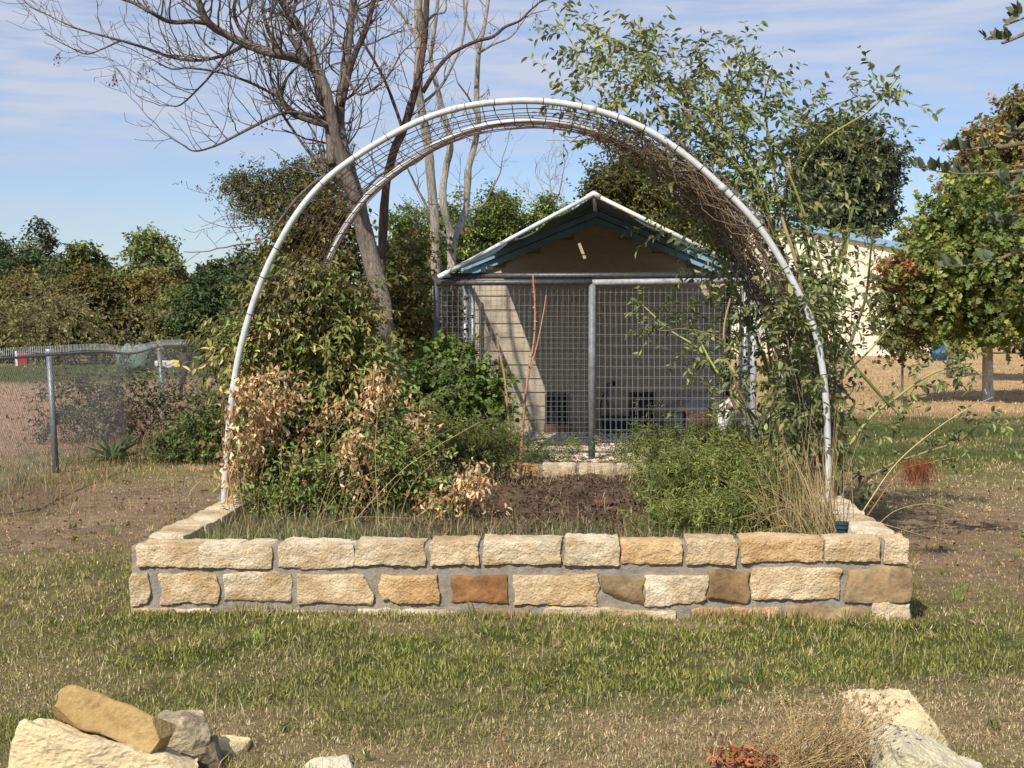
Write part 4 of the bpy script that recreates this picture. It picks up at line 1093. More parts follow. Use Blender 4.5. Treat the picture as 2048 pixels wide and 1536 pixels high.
red = [([(752, 900), (758, 720), (762, 525), (771, 393), (788, 308), (806, 260), (824, 205), (838, 158), (848, 90), (852, 0), (860, -80)], [13, 12, 11.5, 11, 11, 10.5, 10, 9, 8, 7, 5], .2, 'trunk'),
       ([(846, 185), (870, 145), (897, 113), (925, 95), (955, 82), (985, 74), (1010, 55), (1040, 42), (1060, 22), (1092, -6)], [6, 5.6, 5, 4.6, 4.2, 4, 3.4, 3, 2.4, 1.8], .4, 'limb'),
       ([(805, 262), (790, 215), (765, 150), (730, 90), (718, 60)], [4, 4, 3.5, 3, 2], -.3, 'limb')]
bare_tree('reddish_bare_tree', 'slim leaning leafless tree with smooth reddish brown bark left of the grey stems', red, 14.2, 33, (.14, .095, .08), twl=.55, lev=1, dens=2.6, twr=.006, berries=10)
gA = [([(880, 900), (876, 700), (871, 525), (864, 393), (858, 308), (850, 250), (841, 190), (838, 120), (838, 50), (842, -60)], [13, 12, 12, 12, 12, 11, 10.5, 11, 11, 8], -.2, 'trunk'),
      ([(838, 90), (812, 40), (778, 0), (760, -40)], [5, 4, 3.5, 3], .2, 'limb'), ([(842, 210), (880, 175), (905, 130), (925, 80), (935, 0)], [4, 3.6, 3.2, 3, 2.4], .2, 'limb'),
      ([(862, 430), (836, 380), (812, 330)], [3.5, 3, 2], -.2, 'limb'), ([(840, 60), (868, 30), (892, 20), (888, -30)], [4, 3.5, 3, 2.5], .1, 'limb')]
bare_tree('grey_bare_tree', 'straight pale grey leafless stem with two knotty forks, left of the forked one', gA, 19.6, 44, (.32, .28, .235), twl=.7, lev=1, dens=3.2, twr=.007, berries=4)
gB = [([(906, 900), (905, 700), (903, 540), (901, 470), (888, 420), (886, 376), (893, 335), (900, 300), (897, 262), (884, 215), (873, 171), (862, 120), (868, 60), (880, -40)], [13, 12, 12, 10, 9, 9, 9, 8.5, 8, 7, 6, 5.5, 5, 4], .2, 'trunk'),
      ([(903, 500), (914, 460), (930, 420), (937, 370), (938, 335), (948, 290), (957, 240), (955, 180), (957, 103), (968, 50), (978, -20)], [9, 9, 8.5, 8, 8, 8, 7.5, 7, 6, 5, 4], .3, 'limb'),
      ([(958, 108), (945, 70), (930, 35), (925, -30)], [4, 3.4, 3, 2.4], .2, 'limb'), ([(957, 240), (940, 200), (915, 165)], [3, 2.6, 2], -.2, 'limb'),
      ([(935, 420), (965, 410), (985, 375), (1000, 345), (1004, 318)], [3, 2.6, 2.2, 2, 1.2], .2, 'limb'), ([(960, 105), (985, 90), (1020, 75), (1045, 45)], [3, 2.6, 2, 1.5], .2, 'limb'),
      ([(905, 480), (880, 465), (860, 440), (840, 430)], [4, 3.5, 2.5, 2], -.1, 'limb')]
bare_tree('grey_bare_tree', 'pale grey leafless tree forking low into two crooked stems above the tarp corner', gB, 20.2, 55, (.33, .29, .245), twl=.7, lev=1, dens=3.2, twr=.007, berries=8)

# ------------------------------------------------------------------ leafy trees
def crown_blobs(px0, px1, py0, py1, Y, n, rfrac=(.2, .36), depth=.8, seed=0, low=.0, shape=1.0):
    r_ = np.random.default_rng(seed); c0 = W((px0 + px1) / 2, (py0 + py1) / 2, Y); rx = (px1 - px0) / 2 * Y / F; rz = (py1 - py0) / 2 * Y / F; out = []
    for _ in range(n):
        u = norm(r_.normal(size=3)) * r_.uniform(.3, 1) ** .5
        z = u[2]; taper = 1 - .35 * max(0, z) * shape; f = r_.uniform(*rfrac)
        out.append([c0[0] + u[0] * rx * (1 - f) * taper, Y + u[1] * rx * depth, c0[2] + z * rz * (1 - f * .8), rx * f * r_.uniform(.8, 1.3), rx * f * depth, min(rz, rx) * f * r_.uniform(.65, 1.0)])
    return out


def leafy_tree(name, label, blobs, Y, trunk_px, n, k, tw, ll, lw, cols, tr=.12, tcol=(.16, .13, .10), tpl='tri', group=None, m='farleaf', limbs=6, cat='tree', inner=.3, **kw):
    B_ = np.array(blobs); base = np.array([W(trunk_px, YH, Y)[0], Y, 0.0]); root = empty(name, base, label, cat, group)
    acc = Acc(); top = B_[:, :3].mean(0) + [0, 0, (B_[:, 2].max() - B_[:, 2].mean()) * .5]
    path = smooth_path([base - [0, 0, .1], base * .5 + top * .5 + [tr, 0, 0], top], 12); add_tube(acc, path, np.linspace(tr, tr * .25, 12), 8, tcol)
    acc.build('trunk', M['bark'], root, smooth=True)
    acc = Acc(); r_ = np.random.default_rng(int(abs(trunk_px)) + 3)
    for i_ in r_.choice(len(B_), min(limbs * 2, len(B_)), replace=False):
        s_ = path[r_.integers(4, 11)]; e = B_[i_][:3]; add_tube(acc, smooth_path([s_, (s_ + e) / 2 + [0, 0, .1 * np.linalg.norm(e - s_)], e], 7), np.linspace(tr * .4, tr * .08, 7), 5, tcol)
    acc.build('branches', M['bark'], root, smooth=True, kind='stuff')
    acc = Acc(); blobs_foliage(acc, B_, n, k, tw, ll, lw, cols, None, tpl=tpl, zmin=.05, inner=inner, **kw)
    acc.build('crown', M[m], root, kind='stuff')
    return root


olive = [(.085, .095, .025), (.11, .115, .03), (.06, .075, .02)]
dkgreen = [(.045, .065, .022), (.06, .08, .03), (.035, .05, .018)]
rusty = [(.105, .088, .028), (.12, .085, .028), (.08, .082, .024)]
grey_g = [(.09, .105, .06), (.07, .085, .045), (.11, .12, .07)]
bright = [(.11, .135, .045), (.09, .115, .035), (.135, .145, .06)]
def bgtree(label, x0, x1, y0, y1, Y, cols, tx=None, n=2600, seed=1, nb=26, dense=1.0, rf=(.2, .36), name='woodland_tree', leaf=None, gp='trees of the wood edge behind the field', shape=1.0):
    s_ = leaf or Y * .0021
    leafy_tree(name, label, crown_blobs(x0, x1, y0, y1, Y, int(nb * 3.2), (rf[0] * .38, rf[1] * .62), seed=seed, shape=shape), Y, tx or (x0 + x1) / 2, int(n * dense * 1.0), 6, Y * .0082, s_ * 1.7, s_ * 1.0, [np.array(c_) * 1.45 for c_ in cols], tr=.0028 * Y, group=gp, limbs=4, inner=.05, up=.7, per_blob_var=.25, jit=.85)


bgtree('dark rounded tree cut off by the left photo edge', -110, 62, 465, 705, 84, dkgreen, seed=1)
bgtree('tallest airy grey green tree with feathery top near the left photo edge', 32, 124, 432, 700, 82, grey_g, seed=2, nb=14, n=1100, rf=(.16, .3))
bgtree('low olive tree between the feathery tree and the round one', 90, 232, 478, 700, 80, olive, seed=3)
bgtree('round topped bright olive tree above the fence posts', 236, 380, 458, 700, 76, bright, seed=4, n=3200)
bgtree('dull green tree just right of the round topped one', 372, 470, 518, 700, 80, dkgreen, seed=5)
bgtree('small grey green tree low behind the left leg of the arch', 440, 530, 505, 700, 82, grey_g, seed=6)
bgtree('rusty juniper low behind the first fence post', -20, 130, 552, 712, 62, rusty, seed=7, n=3000)
bgtree('rust tinged juniper in front of the olive tree', 110, 260, 540, 712, 58, rusty, seed=8, n=3200)
bgtree('brownish juniper beneath the round topped tree', 230, 370, 548, 712, 60, rusty, seed=9, n=3200)
bgtree('dark green cedar left of the white arch leg', 345, 500, 560, 716, 52, dkgreen, seed=10, n=3400)
bgtree('broad dark green cedar behind the white arch leg', 455, 640, 495, 716, 50, dkgreen, seed=11, n=3600)
bgtree('yellowish brush at the far left foot of the wood', -60, 90, 615, 712, 56, [(.16, .15, .05), (.11, .11, .035)], seed=12, n=1600)
leafy_tree('spreading_juniper', 'spreading ragged juniper with open arms left of the big bare trunk', [[*W(x, y, 42), a * .0148, a * .012, b * .0148] for x, y, a, b in
           ((490, 368, 42, 24), (520, 395, 48, 26), (575, 360, 42, 22), (610, 385, 50, 30), (640, 350, 34, 20), (650, 410, 46, 30), (560, 410, 52, 24), (600, 440, 40, 26), (500, 420, 26, 16), (640, 460, 40, 30), (530, 435, 24, 14), (660, 330, 30, 24), (600, 345, 24, 14), (470, 378, 22, 12))],
           42, 610, 2300, 7, .30, .11, .05, [(.12, .125, .045), (.09, .10, .035), (.14, .12, .045)], tr=.16, tpl='tri', jit=.75, inner=.02, up=.6)
for lab_, a_ in (('olive scrub filling the wood edge above the second fence post', (300, 460, 575, 716, 55, olive)), ('dull scrub at the wood edge above the first fence post', (40, 200, 600, 716, 54, [(.10, .10, .035), (.13, .12, .05)])), ('dark scrub under the feathery grey green tree', (-40, 150, 520, 705, 74, dkgreen)), ('dark trees closing the gap right of the olive tree', (160, 300, 530, 705, 75, dkgreen))):
    bgtree(lab_, *a_, seed=len(lab_), n=2600)
# behind the kennel
gcols = [(.10, .135, .035), (.13, .16, .045), (.075, .10, .025)]
for lab_, a_, q_ in (('leafy green tree low left of the straight grey stem', (740, 900, 400, 720), 1), ('leafy green tree between the two grey stems', (830, 985, 378, 720), 2), ('leafy green tree just right of the forked grey tree', (920, 1070, 374, 720), 3), ('leafy green tree rising left of the tarp peak', (1010, 1150, 385, 720), 4), ('leafy green tree low behind the tarp left slope', (860, 1120, 450, 720), 5)):
    bgtree(lab_, *a_, 36 + q_ * .8, gcols, seed=40 + q_, n=4200, name='elm_tree', leaf=.06, gp='green trees behind the dog run', shape=.3)
bgtree('tall dark juniper with a brown cast behind the tarp peak', 1130, 1400, 262, 720, 44, [(.085, .085, .026), (.065, .072, .022), (.11, .085, .03)], seed=16, n=9500, nb=40, name='juniper_tree', leaf=.085, gp='junipers behind the dog run')
bgtree('dark juniper behind the right half of the arch', 1320, 1480, 330, 720, 46, dkgreen, seed=17, n=4200, nb=26, name='juniper_tree', leaf=.085, gp='junipers behind the dog run')
bgtree('small juniper in front of the bare pink twigs', 1085, 1175, 385, 720, 43, [(.08, .085, .035), (.06, .07, .025)], seed=18, n=1800, name='juniper_tree', leaf=.08, gp='junipers behind the dog run')
leafy_tree('live_oak_tree', 'dark live oak standing up above the blue roof edge', crown_blobs(1572, 1818, 222, 500, 84, 95, (.09, .24), seed=19, shape=.5), 84, 1700, 6000, 7, .55, .30, .18, [(.07, .085, .047), (.095, .11, .06), (.05, .06, .032)], tr=.3, jit=.85, up=.6)
leafy_tree('far_tree', 'small far green tree over the right end of the building', crown_blobs(1768, 1880, 456, 560, 120, 12, seed=20), 120, 1820, 900, 7, .5, .35, .25, bright, tr=.3)
leafy_tree('far_tree', 'green trees far off below the maple behind the trailer', crown_blobs(1890, 2140, 520, 700, 110, 24, seed=22), 110, 2010, 2200, 7, .5, .35, .25, dkgreen, tr=.3)
pinkt = [([(1112, 700), (1108, 500), (1106, 420), (1100, 370), (1096, 325)], [5, 4, 3, 2, 1], .5, 'trunk'), ([(1106, 430), (1088, 385), (1072, 350)], [2.4, 1.8, 1], 1, 'limb'), ([(1106, 420), (1120, 380), (1128, 335)], [2.4, 1.8, 1], -1, 'limb'), ([(1105, 450), (1070, 405), (1052, 385)], [2, 1.5, 1], 0, 'limb')]
bare_tree('leafless_sapling', 'small leafless tree with fine pinkish twigs left of the tall juniper', pinkt, 60, 66, (.36, .28, .25), twl=1.3, lev=2, dens=2.6, twr=.014)
# maple on the lawn and its neighbours
my = 28.0
mapl = [[*W(x, y, 28 + d_), a * .0099, a * .009, b * .0099] for x, y, a, b, d_ in ((1830, 600, 45, 40, -.3), (1860, 640, 55, 35, .2), (1815, 560, 28, 26, 0), (1880, 480, 45, 50, 0), (1900, 420, 40, 35, .4), (1930, 660, 50, 25, -.6), (2030, 690, 50, 30, .4), (2010, 650, 60, 40, -.8), (1960, 400, 50, 40, .2), (1850, 520, 30, 40, .5), (1900, 570, 60, 60, -.9), (1990, 560, 60, 70, -1.1))] + crown_blobs(1800, 2160, 395, 680, my, 80, (.08, .2), seed=31, shape=.3)
ml = empty('maple_tree', G(1977, 801), 'young yellow green maple with a whitish trunk on the right lawn', 'tree')
acc = Acc(); bs = G(1977, 801); tpth = smooth_path([bs - [0, 0, .1], bs + [-.02, 0, .35], W(1975, 700, my), W(1972, 640, my), W(1965, 540, my), W(1980, 440, my)], 26)
Vn, Fq = tube(tpth, np.interp(np.linspace(0, 1, 26), [0, .06, .4, 1], [.15, .118, .10, .03]), 12); hgt = Vn[:, 2]
tc_ = np.array([.30, .26, .22])[None] + (np.array([.66, .63, .58]) - np.array([.30, .26, .22]))[None] * np.clip((1.0 + .9 * fbm(Vn * np.array([9, 9, 3]), 3, 3) - hgt) / .5, 0, 1)[:, None]
acc.add(Vn, Fq, tc_); acc.build('trunk', M['bark'], ml, smooth=True)
acc = Acc(); r_ = np.random.default_rng(4)
for b in mapl[::3]:
    s_ = tpth[r_.integers(12, 22)]; e = np.array(b[:3]); add_tube(acc, smooth_path([s_, (s_ + e) / 2 + [0, 0, .12], e], 7), np.linspace(.045, .008, 7), 5, (.2, .16, .12))
acc.build('branches', M['bark'], ml, smooth=True, kind='stuff')
acc = Acc(); blobs_foliage(acc, mapl, 3900, 6, .26, .115, .115, [(.20, .23, .05), (.15, .19, .045), (.25, .25, .065), (.10, .14, .035)], tpl='star', zmin=1.25, inner=.1, ldroop=.5, jit=.75)
acc.build('crown', M['leaf'], ml, kind='stuff')
leafy_tree('red_tipped_sapling', 'slim sapling with reddish tip leaves at the left side of the maple', [[*W(1800, 640, 27.2), .42, .4, .5], [*W(1790, 585, 27.2), .32, .3, .4], [*W(1810, 690, 27.2), .3, .3, .3]], 27.2, 1805, 260, 6, .22, .10, .09, [(.10, .12, .03), (.14, .12, .035)], tr=.03, tpl='star', m='leaf')
acc = Acc(); blobs_foliage(acc, [[*W(1800, 545, 27.2), .22, .22, .2], [*W(1785, 530, 27.2), .14, .14, .16]], 70, 6, .18, .09, .08, [(.36, .13, .06), (.26, .10, .05), (.18, .13, .04)], tpl='star')
o = acc.build('red_leaf_tip', M['leaf'], bpy.data.objects['red_tipped_sapling'], kind='stuff')
leafy_tree('autumn_tree', 'tall tree with rust tinged green leaves behind the maple at the right photo edge', crown_blobs(1875, 2220, 175, 560, 36, 90, (.08, .2), seed=32, shape=1.3), 36, 2060, 5200, 6, .32, .15, .12, [(.17, .15, .05), (.23, .15, .055), (.12, .14, .04), (.28, .17, .075)], tr=.18, tpl='tri', m='leaf', jit=.75, up=.6)
leafy_tree('autumn_tree', 'low rust leaved tree peeping out between the oak and the maple', crown_blobs(1840, 1960, 390, 560, 40, 16, (.2, .34), seed=33), 40, 1900, 900, 6, .3, .14, .11, [(.17, .12, .045), (.12, .11, .035)], tr=.1, tpl='star', m='leaf')
leafy_tree('shade_tree', 'dark green tree hanging in from the right photo edge above the lawn', crown_blobs(2010, 2260, 480, 770, 31, 22, (.18, .3), seed=34), 31, 2130, 1800, 6, .26, .11, .07, [(.055, .075, .02), (.09, .11, .03)], tr=.15, m='leaf')

# live oak whose boughs reach in from the right, close to the camera
lo = empty('overhanging_oak_tree', (3.6, 4.6, 0), 'close oak boughs with grey green oval leaves reaching in from the right photo edge', 'tree')
acc = Acc(); add_tube(acc, smooth_path([(3.6, 4.6, -.1), (3.5, 4.6, 1.2), (3.3, 4.7, 2.6), (3.2, 4.7, 4.0)], 16), np.linspace(.17, .09, 16), 12, (.2, .17, .14)); acc.build('trunk', M['bark'], lo, smooth=True)
wood, lv = Acc(), Acc()
for pts, Yb in (([(2048, 68), (2020, 76), (1990, 78), (1966, 76)], 4.3), ([(2048, 36), (2038, 32), (2030, 28)], 4.3), ([(2048, 285), (2000, 290), (1960, 296), (1925, 300), (1900, 298)], 4.2),
                ([(2100, 338), (2048, 342), (1990, 346), (1930, 348), (1885, 344), (1862, 340), (1828, 334)], 4.15), ([(2048, 497), (2000, 515), (1940, 530), (1890, 533)], 4.3), ([(2048, 420), (2020, 445), (1990, 440)], 4.35), ([(2060, 385), (2025, 372), (2000, 350)], 4.1), ([(2070, 250), (2040, 262), (2025, 280)], 4.2)):
    P = np.array([W(x, y, Yb) for x, y in pts]); root_ = np.array([3.28, 4.7, 2.9 if pts[0][1] < 200 else 2.2]); full = np.concatenate([[root_, root_ * .45 + P[0] * .55 + [0, 0, .12]], P]); Q = smooth_path(full, 40)
    add_tube(wood, Q, np.interp(np.linspace(0, 1, 40), [0, .5, 1], [.02, .0035, .0012]), 6, (.33, .28, .18))
    n = 22 if len(pts) > 4 else 12; ix = rng.integers(22, 40, n); dd = norm(Q[np.minimum(ix + 1, 39)] - Q[ix - 1]); side = norm(np.cross(dd, rng.normal(size=(n, 3)))); side[:, 2] = np.abs(side[:, 2]) * .9 + .1
    ii_ = Q[ix]; put_leaves(lv, ii_, dd * .45 + side, rng.normal(size=(n, 3)) + [0, -.5, .4], rng.uniform(.034, .052, n), rng.uniform(.017, .026, n), pick_cols(n, [(.10, .125, .065), (.075, .10, .05), (.15, .16, .10)], .2))
wood.build('boughs', M['bark'], lo, smooth=True, kind='stuff'); lv.build('leaves', M['leaf'], lo, kind='stuff')

# power line far off
acc = Acc(); a, b = W(1680, 446, 95), W(1862, 432, 90); pts = smooth_path([W(1400, 470, 100), a + [0, 0, -.1], b, W(2200, 400, 85)], 60); add_tube(acc, pts, .02, 5, (.03, .03, .03))
o = acc.build('power_line', M['obj']); tag(o, 'thin dark overhead wire crossing the sky right of the oak', 'power line')
acc = Acc(); e = pts[-1]; add_tube(acc, np.array([[e[0], e[1], 0], [e[0], e[1], e[2] + .3]]), .14, 8, (.2, .15, .1)); o = acc.build('utility_pole', M['bark']); tag(o, 'wooden pole carrying the far overhead wire', 'utility pole')

# ------------------------------------------------------------------ shrubs and weeds round the bed
def shrub(name, label, blobs_px, Y, n, k, tw, ll, lw, cols, wr=.0025, tpl='leaf', cat='shrub', group=None, wcol=(.14, .10, .06), m='leaf', zmin=.02, stems=10, dpt=.8, **kw):
    bl = [[*W(x, y, Y + (dy[0] if dy else 0)), a * Y / F, a * Y / F * dpt, b * Y / F] for x, y, a, b, *dy in blobs_px]; B_ = np.array(bl)
    base = np.array([B_[:, 0].mean(), B_[:, 1].mean(), 0]); z0 = 0.0
    if in_bed(base[0], base[1]): z0 = .28
    base[2] = z0; root = empty(name, base, label, cat, group)
    fol, wood = Acc(), Acc()
    blobs_foliage(fol, bl, n, k, tw, ll, lw, cols, wood, tpl=tpl, wr=wr, wcol=wcol, zmin=max(zmin, z0 - .02), **kw)
    r_ = np.random.default_rng(n)
    for _ in range(stems):
        b = B_[r_.integers(len(B_))]; e = b[:3] + r_.normal(0, .4, 3) * b[3:6]; s_ = base + np.array([r_.normal(0, .25) * (B_[:, 0].std() + .1) + (e[0] - base[0]) * .4, r_.normal(0, .1), -.02])
        if e[2] < z0 + .05: continue
        add_tube(wood, smooth_path([s_, (s_ + e) / 2 + r_.normal(0, .06, 3), e], 8), np.linspace(wr * 2.4, wr * .8, 8), 5, wcol)
    fol.build('foliage', M[m], root, kind='stuff')
    if wood.n: wood.build('stems', M['twig'], root, kind='stuff')
    return root


olv = [(.25, .25, .075), (.19, .21, .06), (.31, .26, .09), (.16, .19, .05)]
shrub('viburnum_shrub', 'broad dull green shrub with drooping leaves inside the left side of the arch', [(560, 640, 60, 45), (640, 610, 60, 45), (590, 700, 75, 50), (680, 690, 60, 45), (520, 700, 35, 30), (650, 760, 70, 45), (590, 580, 35, 28), (720, 770, 45, 45), (480, 690, 26, 16), (690, 640, 40, 40)], 9.62, 1700, 7, .19, .062, .024, olv, ldroop=.7, stems=44, dpt=.4, inner=.05, jit=.8, wcol=(.20, .14, .09))
shrub('yellowing_vine', 'yellowing leafy vine climbing behind the big bare trunk', [(590, 500, 50, 50), (640, 430, 45, 50), (620, 520, 60, 50), (670, 470, 55, 60), (700, 560, 60, 60), (800, 620, 60, 70), (820, 520, 40, 50), (640, 560, 60, 50), (830, 700, 55, 50), (740, 640, 60, 60)], 15.2, 1700, 7, .22, .065, .036, [(.20, .165, .04), (.13, .13, .035), (.25, .18, .05), (.09, .10, .03)], ldroop=.5, cat='vine', stems=34, jit=.6, inner=.05)
shrub('brush_thicket', 'brown and green brush behind the trunks left of the kennel', [(780, 760, 90, 60), (850, 740, 50, 70), (700, 720, 70, 60), (830, 820, 70, 50), (570, 800, 70, 60), (480, 760, 50, 50)], 15.9, 1100, 7, .25, .055, .03, [(.17, .15, .055), (.13, .125, .045), (.22, .16, .075)], jit=.6, stems=26, wcol=(.13, .09, .06))
shrub('arched_vine_spray', 'long leafy spray hanging left past the white arch leg', [(470, 690, 42, 16), (430, 690, 28, 12), (500, 680, 35, 20), (445, 715, 20, 22)], 12.0, 120, 7, .2, .08, .03, [(.17, .16, .045), (.12, .13, .035)], ldroop=.8, cat='vine', stems=4)
shrub('bright_green_vine', 'bright green round leaved vine climbing the left corner of the dog run', [(850, 760, 40, 35), (900, 790, 55, 45), (960, 800, 45, 40), (880, 730, 30, 30), (930, 745, 35, 40), (985, 770, 20, 40), (840, 820, 50, 40), (935, 830, 60, 30)], 13.9, 700, 7, .18, .055, .05, [(.13, .20, .035), (.10, .165, .03), (.17, .22, .05)], ldroop=.35, cat='vine', stems=12)
shrub('side_mesh_vine', 'thin reddish vine hanging on the left side mesh of the dog run', [(896, 620, 10, 45), (900, 680, 12, 50), (905, 580, 8, 20)], 16.0, 90, 6, .14, .05, .03, [(.20, .10, .05), (.14, .15, .06), (.30, .22, .12)], cat='vine', stems=4)
mari = [(.21, .25, .065), (.16, .20, .048), (.28, .29, .09), (.11, .14, .036)]
def marigold(label, blobs, Y, n):
    shrub('marigold_plant', label, blobs, Y, n, 9, .13, .045, .009, mari, wr=.0016, tpl='narrow', cat='plant', group='feathery green plants in the raised bed', spread=.8, ldroop=.25, stems=14, up=.8, wcol=(.16, .17, .06), droop=.15, jit=.75, inner=.05)


marigold('large feathery green plant mounded at the right of the bed', [(1400, 980, 70, 55), (1460, 960, 70, 50), (1380, 1010, 70, 40), (1440, 1020, 70, 40), (1500, 1010, 55, 50), (1350, 960, 40, 35), (1520, 960, 40, 35)], 9.3, 1900)
marigold('feathery green plant in front of the terracotta planter', [(1400, 905, 60, 35), (1340, 900, 45, 35), (1460, 900, 45, 35), (1500, 930, 45, 35), (1300, 915, 40, 30)], 10.9, 900)
marigold('feathery green plant near the front wall at the right', [(1340, 1050, 40, 22), (1420, 1055, 60, 22), (1500, 1045, 60, 30), (1550, 1000, 35, 40)], 8.3, 900)
marigold('feathery green plant at the back wall left of centre', [(930, 890, 50, 35), (990, 900, 40, 30), (890, 920, 45, 35), (960, 930, 50, 25), (860, 880, 40, 35)], 10.9, 900)
marigold('feathery dark green plant low in the middle of the dried lilies', [(600, 1030, 60, 30), (520, 1040, 50, 25), (820, 1000, 60, 40), (760, 990, 60, 40), (700, 1020, 60, 35), (790, 1040, 60, 30), (720, 960, 60, 40), (650, 1050, 50, 22)], 9.0, 2000)
marigold('sparse feathery sprigs on the back wall below the mesh', [(1080, 920, 30, 25), (1140, 915, 22, 22), (1230, 915, 25, 18), (1025, 900, 20, 25), (1290, 890, 25, 25)], 11.9, 260)
shrub('honeysuckle_shrub', 'dark leafy shrub filling the left back of the bed under the dried stalks', [(560, 830, 60, 50), (640, 850, 70, 55), (720, 840, 60, 50), (600, 920, 70, 50), (690, 920, 70, 45), (530, 930, 50, 45), (780, 880, 50, 45), (550, 990, 50, 35), (640, 990, 60, 35)], 9.45, 1500, 7, .15, .045, .024, [(.16, .21, .055), (.12, .165, .04), (.21, .24, .07)], ldroop=.4, stems=20, jit=.7, inner=.1, dpt=.5)
shrub('fresh_leafy_weed', 'mid green leafy weed right of the dried lily stalks', [(760, 780, 50, 50), (800, 830, 45, 40), (730, 720, 40, 40), (830, 870, 45, 35), (700, 800, 40, 40), (860, 780, 40, 40)], 11.8, 620, 7, .16, .05, .03, [(.10, .15, .035), (.13, .165, .04)], cat='plant', stems=10)
shrub('low_leafy_weed', 'low fresh green weeds in front of the dried lilies near the front wall', [(560, 1010, 50, 28), (660, 1000, 60, 35), (760, 960, 60, 45), (840, 930, 45, 40), (880, 990, 35, 25), (700, 920, 50, 40), (800, 880, 40, 40), (620, 950, 50, 35)], 8.75, 620, 6, .12, .038, .018, [(.18, .24, .06), (.14, .19, .045), (.24, .27, .08)], cat='plant', stems=12, jit=.7, inner=.05, dpt=.6)
# dried lilies: leaning stalks hung with curled tan leaves
drylab = ['dried lily stalk with hanging tan leaves beside the white arch leg', 'dried lily stalk leaning right with seed pods in the middle of the bed', 'collapsed dried lily stalk lying over the bare soil',
          'dried lily clump with pale bleached leaves low in the bed centre', 'upright dried lily stalk behind the leaning grass stems']
drypx = [[([(470, 1010), (455, 900), (470, 800), (500, 760), (560, 745)], 10), ([(450, 1060), (460, 960), (500, 850), (560, 800), (600, 770)], 8), ([(500, 1010), (510, 900), (520, 820), (560, 790)], 8), ([(475, 980), (500, 900), (520, 850), (560, 860)], 6)],
         [([(700, 1050), (720, 960), (690, 900), (700, 860)], 6), ([(740, 1000), (760, 930), (730, 880)], 5), ([(850, 1020), (830, 930), (835, 870), (840, 810)], 7), ([(690, 1020), (655, 970), (650, 930)], 4)],
         [([(820, 1040), (880, 1000), (930, 970), (975, 945)], 8), ([(800, 1010), (860, 990), (930, 960), (940, 925)], 6), ([(850, 1080), (900, 1050), (960, 1040), (1000, 1020)], 5)],
         [([(700, 990), (780, 960), (830, 960), (860, 920)], 5), ([(720, 1030), (790, 1000), (850, 1010)], 5), ([(660, 1000), (720, 940), (745, 920)], 4)],
         [([(560, 1000), (600, 880), (640, 830), (690, 800)], 5), ([(700, 900), (730, 830), (745, 780), (748, 740)], 6), ([(740, 880), (760, 800), (770, 760)], 5)]]
for q, (lab, stalks) in enumerate(zip(drylab, drypx)):
    Yd = [8.75, 8.6, 8.6, 8.9, 9.0][q]; P0 = W(*stalks[0][0][0], Yd); P0[2] = .28; root = empty('dried_lily', P0, lab, 'dried plant', 'dried lilies in the raised bed'); wood, lv = Acc(), Acc()
    for si, (pts, nl) in enumerate(stalks):
        P = np.array([W(x, y, Yd + .12 * si) for x, y in pts]); P[0, 2] = min(P[0, 2], .30); Q = smooth_path(P, 30); wood = Acc(); add_tube(wood, Q, np.linspace(.0055, .003, 30), 6, np.array([.50, .30, .14]) * rng.uniform(.7, 1.1)); wood.build('stalk', M['twig'], root, smooth=True)
        n = nl * 36; ix = rng.integers(6, 30, n); pos = Q[ix] + rng.normal(0, .045, (n, 3)); dd = rng.normal(0, .5, (n, 3)) + [0, 0, -.9]; pos[:, 2] -= rng.exponential(.03, n)
        put_leaves(lv, pos, dd, rng.normal(size=(n, 3)), rng.uniform(.025, .06, n), rng.uniform(.004, .009, n), pick_cols(n, [(.62, .45, .25), (.52, .33, .15), (.70, .53, .32), (.36, .21, .10)], .22), 'curl')
    lv.build('dry_leaves', M['dry'], root, kind='stuff')
# pale lily seed heads
for q, (x, y) in enumerate(((718, 895), (742, 905), (735, 915), (722, 908), (822, 838))):
    c = W(x, y, 8.95); n = 26; acc = Acc(); u = norm(rng.normal(size=(n, 3))); put_leaves(acc, c + u * .012, u + [0, -.3, 0], rng.normal(size=(n, 3)), .03, .016, pick_cols(n, [(.66, .58, .46), (.5, .42, .3)], .15), 'curl')
    segs(acc, [c], [c + [-.06 + .02 * q, .1, -.22]], .003, (.45, .33, .18)); o = acc.build('seed_head', M['dry'])
    tag(o, ['bleached white seed head at the top left of the cream cluster', 'bleached white seed head at the right of the cream cluster', 'lowest bleached seed head of the cream cluster', 'small bleached seed head at the left of the cream cluster', 'single pale seed head left of the bright green vine'][q], 'seed head', 'bleached seed heads')
